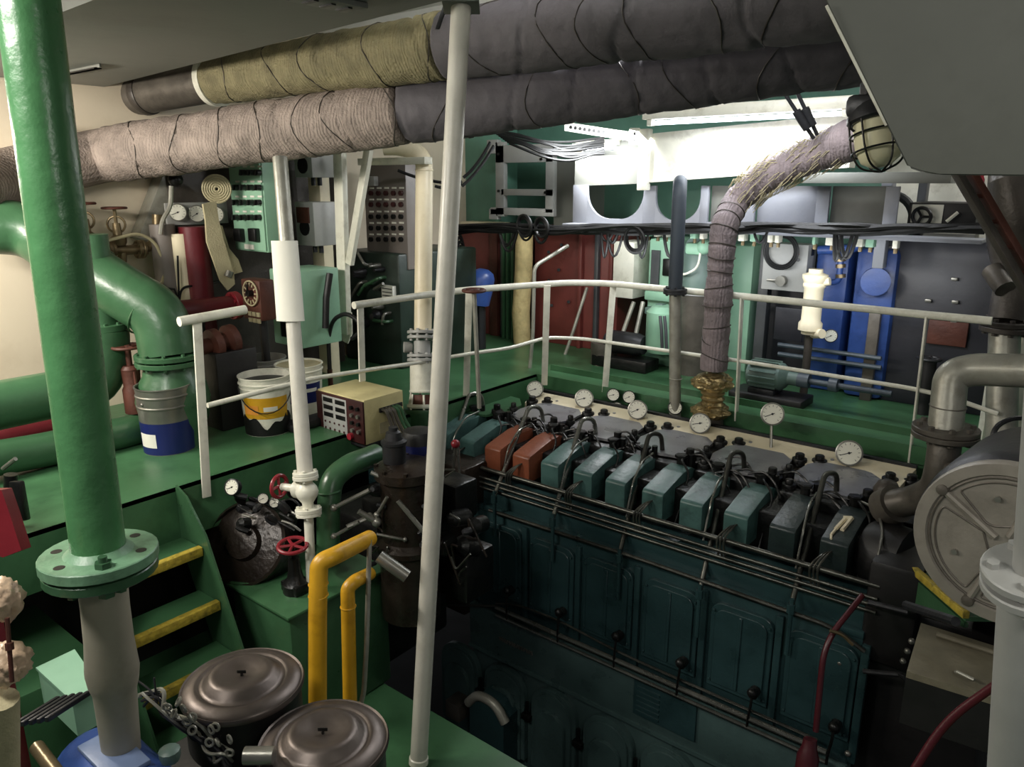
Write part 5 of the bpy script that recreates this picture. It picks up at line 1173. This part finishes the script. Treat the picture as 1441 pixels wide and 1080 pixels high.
# ================================================================== OVERHEAD
def lagged(a, b_, ra, rb, segs, name, label, amp, band, n=300):
    """cloth-lagged pipe from a to b_; segs = [(from, to, material, part name)] along its length"""
    a, b_ = V(a), V(b_); d_ = (b_-a).normalized(); u, w_ = perp(d_); L_ = (b_-a).length
    t = thing(name, label, 'pipe', (a+b_)/2); K = 44
    def rad(s, th):
        ph = (s/band+.16*math.sin(th+s*2)+.05*noise.noise(V((s*3, math.cos(th), math.sin(th))))) % 1.0
        r = ra+(rb-ra)*s/L_
        rr = r*(1+amp*noise.noise(V((s*2.2, math.cos(th)*1.2, math.sin(th)*1.2)))+.33*amp*math.sin(PI*ph))
        rr -= .014*max(0, 1-min(ph, 1-ph)/.03)
        return rr+.008*noise.noise(V((s*14, math.cos(th)*4, math.sin(th)*4)))
    for (f0, f1, m, nm) in segs:
        bb = MB(); rings = []; N_ = max(8, int(n*(f1-f0)))
        for i in range(N_+1):
            f = f0+(f1-f0)*i/N_; s = L_*f; c = a+d_*s
            g = .82 if i == 0 or i == N_ else 1.0
            rings.append([bb.bm.verts.new(c+(u*math.cos(2*PI*k/K)+w_*math.sin(2*PI*k/K))*rad(s, 2*PI*k/K)*g) for k in range(K)])
        for i in range(N_):
            for k in range(K): bb.bm.faces.new((rings[i][k], rings[i][(k+1) % K], rings[i+1][(k+1) % K], rings[i+1][k]))
        bb.bm.faces.new(rings[0][::-1]); bb.bm.faces.new(rings[-1]); bmesh.ops.recalc_face_normals(bb.bm, faces=bb.bm.faces[:])
        bb.build(nm, m, t, 70)
    # binding cord wound round the cloth
    q = []
    x = .22
    while x < L_*.98:
        pts = []
        off = rnd.uniform(0, 6); tilt = rnd.uniform(.03, .13)
        for k in range(25):
            th = 2*PI*k/24; s = x+tilt*math.sin(th+off)+.02*math.sin(3*th+off)
            pts.append(a+d_*s+(u*math.cos(th)+w_*math.sin(th))*(rad(max(0, s), th)+.002))
        MB().tube(pts[:-1], .0032, 6, closed=True).build('binding_cord', M_brown, t)
        x += rnd.uniform(.2, .5)
    return t
UA, UB = at(300, 113, 5.15), at(600, 69, 4.15)
U0 = at(112, 152, 5.75)
uu = (UB-UA)
UE = UA+uu*2.35
UT = lagged(UA, UE, .150, .19, [(0, .46, M_lag1, 'lagging'), (.46, 1, M_lagd, 'outer_lagging')], 'lagged_exhaust_pipe', 'upper olive cloth-lagged exhaust pipe under the duct', .06, .62)
MB().tube([U0, U0.lerp(UA, .06), UA.lerp(U0, .7), UA.lerp(U0, .35), UA+uu*.03], [.10, .128, .132, .130, .138], 32).build('bare_end', M_dirty, UT)
MB().lathe([(.137, 0), (.142, .01), (.142, .05), (.137, .06)], UA.lerp(U0, .5), UA-U0, 32).build('joint_ring', M_brown, UT)
tag(MB().lathe([(.135, 0), (.166, .01), (.170, .06), (.135, .065), (.135, 0)], UA-uu.normalized()*.03, uu+V((.0, .25, 0)), 36, cap=False).build('pipe_band', M_white), 'white band round the upper lagged pipe', 'band')
LA, LB = at(160, 217, 5.2), at(980, 99, 4.0)
k_ = (-5.5-LA.x)/(LA.x-LB.x); LA0 = LA+(LA-LB)*k_; LE = LB+(LB-LA)*.35
lagged(LA0, LE, .182, .182, [(0, .42, M_lag2, 'lagging'), (.42, 1, M_lagd, 'outer_lagging')], 'lagged_exhaust_pipe', 'lower grey-brown cloth-lagged exhaust pipe, the longer of the two', .05, .36)
LT = bpy.data.objects['lagged_exhaust_pipe.001']
MB().tube([LA0+(LE-LA0).normalized()*.1, LA0-(LE-LA0).normalized()*.12, at(8, 250, 4.85), at(-45, 268, 4.5)], .175, 28, bend=.22).build('lagged_elbow', M_lag2, LT)
# grey supply duct with louvres
t = thing('supply_duct', 'olive-grey ventilation duct overhead with slotted grilles underneath', 'duct', (-4.2, 1.85, 2.2))
MB().prism([V((-5.69, 1.42, 2.225)), V((-5.69, 2.62, 2.225)), V((-2.05, 2.19, 2.225)), V((-1.1, 2.08, 2.225)), V((-1.1, 1.3, 2.225)), V((-3.4, 1.42, 2.225))], (0, 0, .40)).build('duct_body', M_duct, t)
def grille(x0, y0, x1, y1, nm):
    p, q = onz(x0, y0, 2.2), onz(x1, y1, 2.2)
    f = MB().box(min(p.x, q.x), max(p.x, q.x), min(p.y, q.y), max(p.y, q.y), 2.205, 2.224, .003).build('grille_frame', M_duct, t)
    n = 6; ya, yb = min(p.y, q.y)+.02, max(p.y, q.y)-.02
    for i in range(n):
        y = ya+(yb-ya)*(i+.5)/n; MB().box(min(p.x, q.x)+.03, max(p.x, q.x)-.03, y-.012, y+.008, 2.200, 2.206).build('slot', M_knob, f)
grille(352, -22, 486, 21, 'a'); grille(84, 108, 140, 96, 'b')
# hanging strap at the stanchion head
tag(MB().obox(at(622, 22, 3.5), (RT*.4+UPW).normalized(), RT, FW, .12, .02, .015, .003).build('pipe_hanger', M_dirtw), 'short dark hanger between the duct and the upper lagged pipe', 'hanger')
# big grey trunk at the upper right
t = thing('intake_trunk', 'large smooth grey trunk casing close overhead with a bright slanting edge', 'trunk', at(1330, 240, 2.2))
zz = 2.15
P0 = [at(985, -430, zz-.56), at(1163, 8, zz-.2), at(1276, 236, zz), at(1296, 243, zz), at(1320, 246, zz), at(1560, 250, zz-.1), at(1560, -430, zz-.62)]
bb = MB().prism(P0, (FH*1.0+RT*1.3).normalized()*.75); bmesh.ops.bevel(bb.bm, geom=bb.bm.edges[:], offset=.006, segments=2, affect='EDGES')
bb.build('casing', M_duct, t)
MB().tube([at(1163, 8, zz-.21), at(1247, 176, zz-.05)], .004, 6).build('edge_bead', M_white, t)
# bulkhead lamp
t = thing('bulkhead_lamp', 'caged bulkhead lamp with a frosted glass hanging beside the grey trunk', 'lamp', at(1236, 240, 2.45))
lp = lambda x, y: at(x, y, 2.45)
c = lp(1232, 168); dn = (lp(1240, 236)-c).normalized()
MB().lathe([(.03, -.085), (.055, -.06), (.082, -.02), (.085, .0), (.078, .008)], c, dn, 24).obox(lp(1222, 150), (1, 0, 0), (0, 1, 0), (0, 0, 1), .12, .1, .07, .02).build('cap', M_dirtw, t)
MB().lathe([(.066, .0), (.07, .03), (.07, .09), (.058, .13), (.03, .15), (.002, .154)], c, dn, 24).build('glass', M_glass, t)
b = MB()
for k in range(6):
    a_ = 2*PI*k/6+.3; u, w_ = perp(dn); o_ = u*math.cos(a_)+w_*math.sin(a_)
    b.tube([c+o_*.078, c+o_*.082+dn*.09, c+o_*.062+dn*.15, c+dn*.168], .0035, 6, bend=.03)
b.torus(c+dn*.045, dn, .08, .0035, 30, 6).torus(c+dn*.1, dn, .082, .0035, 30, 6)
b.build('wire_cage', M_grim, t)
MB().tube([lp(1205, 160), lp(1195, 170), lp(1196, 180), lp(1202, 185)], .004, 6).build('wing_screw', M_dirtw, t)
MB().tube([lp(1222, 146), lp(1224, 118)], .03, 8).build('stem', M_dirtw, t)
# fluorescent luminaire in front of the girder
YF = 5.38
fl = lambda x, y: ony(x, y, YF)
a, b_ = fl(905, 171), fl(1205, 152)
t = thing('fluorescent_light', 'lit fluorescent luminaire with one tube behind the lower lagged pipe', 'ceiling light', ((a.x+b_.x)/2, YF, a.z))
zc = fl(1050, 163).z
MB().box(a.x, b_.x, YF-.02, YF+.1, zc+.01, zc+.09, .006).build('housing', M_white, t)
MB().cyl((a.x+.08, YF+.03, zc-.015), (b_.x-.1, YF+.03, zc-.015), .015, n=14).build('tube', M_bulb, t)
for x in (a.x+.05, b_.x-.07): MB().box(x-.02, x+.02, YF, YF+.06, zc-.035, zc+.012, .004).build('lamp_holder', M_white, t)
LUM = V(((a.x+b_.x)/2, YF+.03, zc-.05))
t = thing('fluorescent_light', 'short lit lamp glimpsed between the cable bunch and the perforated tray', 'ceiling light', at(838, 212, 6.45))
p = at(842, 208, 6.5); MB().obox(p+V((0, 0, .04)), (1, 0, 0), (0, 1, 0), (0, 0, 1), .4, .1, .05, .006).build('housing', M_white, t)
MB().cyl(p-V((.16, 0, 0)), p+V((.16, 0, 0)), .018, n=12).build('tube', M_bulb, t)
LUM2 = p-V((0, .05, .05))
# ================================================================== STARBOARD FOREGROUND
# exhaust elbow off the engine end
t = thing('exhaust_elbow', 'sooty silver pipe from the engine end bending up through a flange to the right', 'pipe', V((-.55, 4.2, -.3)))
def ew(x, y): return at(x, y, 3.75)
MB().tube([at(1245, 712, 4.05), at(1285, 705, 3.95), at(1318, 690, 3.8), ew(1326, 655), ew(1330, 618)], .075, 22, bend=.16, seg=8).build('lower_bend', M_dirty, t)
MB().tube([ew(1330, 606), ew(1334, 570), ew(1338, 528), at(1370, 520, 3.7), at(1500, 524, 3.4), at(2100, 540, 2.6)], .078, 22, bend=.16, seg=10).build('upper_bend', M_galv, t)
MB().flange(ew(1331, 604), UPW, .15, .025, 8, .015).flange(ew(1330, 612), UPW, .15, .025, 8, .015).build('flange', M_dirty, t)
MB().cyl(ew(1324, 657)-FW*.07, ew(1324, 657)-FW*.1, .028, n=12).build('test_plug', M_dirty, t)
for p in (ew(1334, 572),): MB().torus(p, UPW, .079, .004, 24, 6).build('weld_ring', M_dirty, t)
MB().tube([at(1245, 716, 4.08), at(1262, 709, 4.0)], .1, 20).build('end_flange', M_dirty, t)
# dark vertical pipe with flange
t = thing('vertical_pipe', 'dark sooty vertical pipe with a bolted flange at the handrail end', 'pipe', at(1412, 640, 4.6))
vw = lambda x, y: at(x, y, 4.6)
MB().tube([vw(1418, 235), vw(1412, 330), vw(1428, 390), vw(1416, 452)], .1, 20, bend=.2).build('upper_pipe', M_brown, t)
MB().flange(vw(1416, 455), UPW, .14, .03, 8, .016).flange(vw(1415, 463), UPW, .14, .03, 8, .016).build('flange', M_brown, t)
MB().tube([vw(1414, 465), vw(1410, 560), vw(1408, 660)], .085, 20).build('lower_pipe', M_galv, t)
MB().cyl(vw(1400, 410)-FW*.1, vw(1396, 380), .06, n=12).build('stub', M_dirty, t)
t = thing('thick_pipe', 'thick brown pipe under the grey trunk at the very right edge', 'pipe', at(1440, 380, 4.2))
MB().tube([at(1432, 250, 4.2), at(1440, 310, 4.2), at(1470, 350, 4.2)], .14, 20, bend=.15).build('pipe_run', M_brown, t)
# slanting dark red angle bars
t = thing('slanting_ladder', 'dark reddish slanting angle-iron ladder under the grey trunk', 'ladder', at(1440, 420, 4.0))
for off in (0, 20):
    p, q = at(1340+off, 232, 3.9), at(1560+off, 610, 3.9); MB().obox((p+q)/2, q-p, FW, (q-p).cross(FW), (q-p).length, .05, .035, .003).build('side_bar', M_rust if off else M_brown, t)
for f in (.2, .4, .6, .8):
    p, q = at(1345, 240, 3.9).lerp(at(1450, 420, 3.9), f), at(1365, 240, 3.9).lerp(at(1470, 420, 3.9), f); MB().tube([p, q], .012, 6).build('rung', M_rust, t)
tag(MB().obox(at(1390, 290, 5.4), UPW, RT, FW, 1.0, .09, .05, .004).build('upright_post', M_white), 'white upright stanchion behind the slanting ladder', 'stanchion')
for x, lab in ((1392, 'pale post behind the silver elbow, left of the pair'), (1425, 'white post behind the big round cover, right of the pair')):
    p = at(x, 590, 4.9); tag(MB().obox(p+V((0, 0, .1)), UPW, RT, FW, 1.0, .09, .06, .004).build('upright_post', M_white), lab, 'post')
tag(MB().tube([at(1392, 640, 4.2), at(1400, 600, 4.2), at(1425, 588, 4.2), at(1470, 590, 4.2)], .014, 8, bend=.08).build('bent_rod', M_dirtw), 'dark bent rod above the big round cover', 'rod')
# big round cover
c = at(1416, 765, 2.8); R = .315
ax_ = V((.12, 1, .0)).normalized()
t = thing('flywheel_cover', 'big round dull grey end cover with ribs at the right edge', 'cover', c-V((0, 0, R)))
MB().lathe([(R*.95, 0), (R*1.02, .03), (R*1.04, .09), (R*1.04, .5), (R, .52)], c, ax_, 56).build('drum', M_dirtw, t)
MB().box(c.x-.12, c.x+.06, c.y+.45, 4.0, c.z-.22, c.z+.0, .01).build('shaft_housing', M_blk2, t)
MB().box(c.x-.12, c.x+.03, 3.85, 4.0, c.z-.9, c.z-.2, .01).build('support_leg', M_blk2, t)
M_cover = mat('dull_alloy_cover', (140, 134, 124), .45, .3, var=.2, bump=.15, dirt=(96, 88, 78), damt=.5, dscale=5)
MB().lathe([(.001, -.02), (R*.82, -.02), (R*.84, -.03), (R*.97, -.03), (R*.99, -.015), (R*.99, .01)], c, ax_, 56).build('face_plate', M_cover, t)
u, w_ = perp(ax_)
for k in range(4):
    a_ = math.radians(65+90*k); o_ = (RT*math.cos(a_)+UPW*math.sin(a_)); o_ = (o_-ax_*o_.dot(ax_)).normalized()
    MB().tube([c-ax_*.022+o_*R*.12, c-ax_*.022+o_*R*.86], .014, 8).build('rib', M_cover, t)
MB().torus(c-ax_*.022, ax_, R*.80, .005, 48, 6).build('groove_ring', M_dirty, t)
for k in range(4):
    a0_ = math.radians(65+90*k+9); a1_ = math.radians(65+90*k+81); pts = []
    def od(a_, rr): o_ = RT*math.cos(a_)+UPW*math.sin(a_); return c-ax_*.021+(o_-ax_*o_.dot(ax_)).normalized()*R*rr
    pts = [od(a0_, .25)]+[od(a0_+(a1_-a0_)*i/10, .74) for i in range(11)]+[od(a1_, .25)]
    MB().tube(pts+[pts[0]], .004, 6, bend=.03).build('panel_bead', M_dirty, t)
    MB().cyl(od((a0_+a1_)/2, .55)-ax_*.012, od((a0_+a1_)/2, .55), .011, n=8).build('bolt', M_steel, t)
    a_ = math.radians(65+90*k); q = od(a_, .86); MB().lathe([(.026, 0), (.02, .015), (.008, .018)], q, -ax_, 12).build('boss', M_dirty, t)
# right foreground pipe with flange
t = thing('flanged_standpipe', 'light grey flanged standpipe closest to the eye at the right edge', 'pipe', at(1425, 1100, 1.75))
P_, Q_ = at(1452, 818, 1.5), at(1428, 1110, 1.74); d_ = (P_-Q_).normalized()
MB().tube([Q_-d_*((Q_.z+1.3)/d_.z), Q_, P_], .056, 24).build('lower_pipe', M_grey, t)
MB().tube([P_, P_+d_*((2.78-P_.z)/d_.z)], .034, 22).build('upper_pipe', M_grey, t)
MB().flange(P_+d_*.02, d_, .088, .02, 5, .012, .066).flange(P_-d_*.012, d_, .088, .02, 5, .012, .066).lathe([(.055, -.06), (.06, -.03), (.075, -.02)], P_, d_, 24).build('flange', M_grey, t)
M_dmar = mat('dark_maroon_paint', (70, 18, 26), .35, var=.2, bump=.1)
t = thing('sump_cover', 'dirty beige cover plate with a handle below the big round cover', 'cover', at(1350, 960, 3.0))
pl = [onz(1296, 877, -.38), onz(1450, 925, -.38), onz(1420, 990, -.38), onz(1276, 945, -.38)]
M_dust = mat('dusty_beige_plate', (112, 106, 88), .55, var=.25, bump=.2, dirt=(64, 58, 46), damt=.6, dscale=5)
MB().prism(pl, (0, 0, -.03)).build('plate', M_dust, t)
MB().prism([v-V((0, 0, .031)) for v in pl], (0, 0, -.22)).build('casing', M_blk2, t)
MB().tube([onz(1318, 893, -.365), onz(1440, 932, -.365)], .012, 8).build('edge_rib', M_dust, t)
MB().tube([onz(1345, 946, -.36), onz(1347, 946, -.34), onz(1369, 956, -.34), onz(1371, 957, -.37)], .007, 8).build('handle', M_galv, t)
tag(MB().tube([at(1475, 915, 2.15), at(1400, 965, 2.3), at(1330, 1015, 2.4), at(1270, 1110, 2.45)], .013, 10, bend=.1).build('bent_bar', M_dmar), 'thin dark red bent bar crossing the lower right corner', 'bar')
t = thing('red_fuel_pipe', 'dark red pipe bending down in front of the engine end', 'pipe', at(1130, 1100, 3.6))
MB().tube([at(1214, 838, 3.75), at(1160, 905, 3.65), at(1148, 1030, 3.65)], .014, 12, bend=.12).build('pipe_run', M_dmar, t)
MB().lathe([(.05, 0), (.05, .12), (.035, .16), (.03, .2)], at(1132, 1100, 3.6), at(1142, 1030, 3.6)-at(1132, 1100, 3.6), 14).build('pump_end', M_dmar, t)
MB().tube([at(1168, 888, 3.6), at(1185, 893, 3.6), at(1200, 908, 3.6)], .008, 6, bend=.03).build('branch', M_brass, t)
# starboard step with yellow edge
t = thing('starboard_steps', 'green step with a worn yellow edge behind the big round cover', 'stairs', at(1320, 880, 3.9))
a, b_ = at(1287, 803, 3.7), at(1360, 866, 3.25)
dd = (b_-a).normalized(); nn = V((dd.y, -dd.x, 0)).normalized()
if nn.dot(RT) < 0: nn = -nn
MB().obox((a+b_)/2, dd, nn, dd.cross(nn), (b_-a).length, .03, .035, .004).build('nosing', M_nose, t)
MB().prism([a+V((0, 0, -.01)), b_+V((0, 0, -.01)), b_+nn*.25+V((0, 0, -.01)), a+nn*.25+V((0, 0, -.01))], (0, 0, -.02)).build('tread', M_deck, t)
MB().prism([a+V((0, 0, -.04)), b_+V((0, 0, -.04)), b_+V((0, 0, -.06)), a+V((0, 0, -.18))], nn*.015).build('riser_plate', M_gpipe, t)
# ================================================================== LIGHT
W = bpy.data.worlds.new('world'); S.world = W; W.use_nodes = True
bg = W.node_tree.nodes['Background']; bg.inputs[0].default_value = (.55, .58, .6, 1); bg.inputs[1].default_value = .16
def area(name, loc, aim, sx, sy, e, c=(1, 1, 1)):
    l = bpy.data.lights.new(name, 'AREA'); l.shape = 'RECTANGLE'; l.size = sx; l.size_y = sy; l.energy = e; l.color = c
    o = bpy.data.objects.new(name, l); COL.objects.link(o); o.location = V(loc)
    d = V(aim)-V(loc); o.rotation_euler = d.to_track_quat('-Z', 'Y').to_euler(); return o
area('lamp_port', (-4.9, .5, 1.85), (-4.6, 2.6, .4), 1.1, .2, 84, (1, .94, .84))
area('lamp_stair', (-2.6, -.3, 2.3), (-2.7, 1.9, -.6), 1.2, .3, 56, (1, .97, .9))
area('lamp_light_aft', LUM+V((.15, 0, 0)), LUM+V((.15, .0, -1)), 1.1, .1, 26, (.9, .94, 1))
area('lamp_engine', (-1.9, 3.95, 2.45), (-2.1, 4.4, -.2), 1.4, .15, 55, (.96, .98, 1))
area('lamp_aft_small', LUM2, LUM2+V((0, -.2, -1)), .4, .1, 18, (.95, .97, 1))
area('fill_aft_walk', (-3.4, 5.45, 1.95), (-4.2, 6.2, 1.0), 1.0, .12, 26, (.95, .98, 1))  # added fill for the equipment along the aft walkway, no fitting there
area('fill_under_girder', (-2.2, 5.35, 1.0), (-2.2, 6.3, .7), 2.4, .08, 11, (.92, .96, 1))  # unseen strip added under the girder to brighten the aft machinery
area('fill_aft_right', (.2, 6.1, 2.5), (.0, 6.9, 1.9), .8, .1, 18, (.97, .98, 1))  # added light without a fitting, brightens the white bulkhead at the right
area('fill_right', (.9, .9, 2.0), (-.1, 3.2, .2), 1., .2, 20, (1, .98, .92))  # invented source that lights the round cover and right-hand pipes
area('fill_above_duct', (-2.6, 1.9, 2.72), (-2.6, 2.9, 2.8), 1.2, .05, 25, (1, .99, .95))  # hidden light added to whiten the deckhead in the gap by the duct
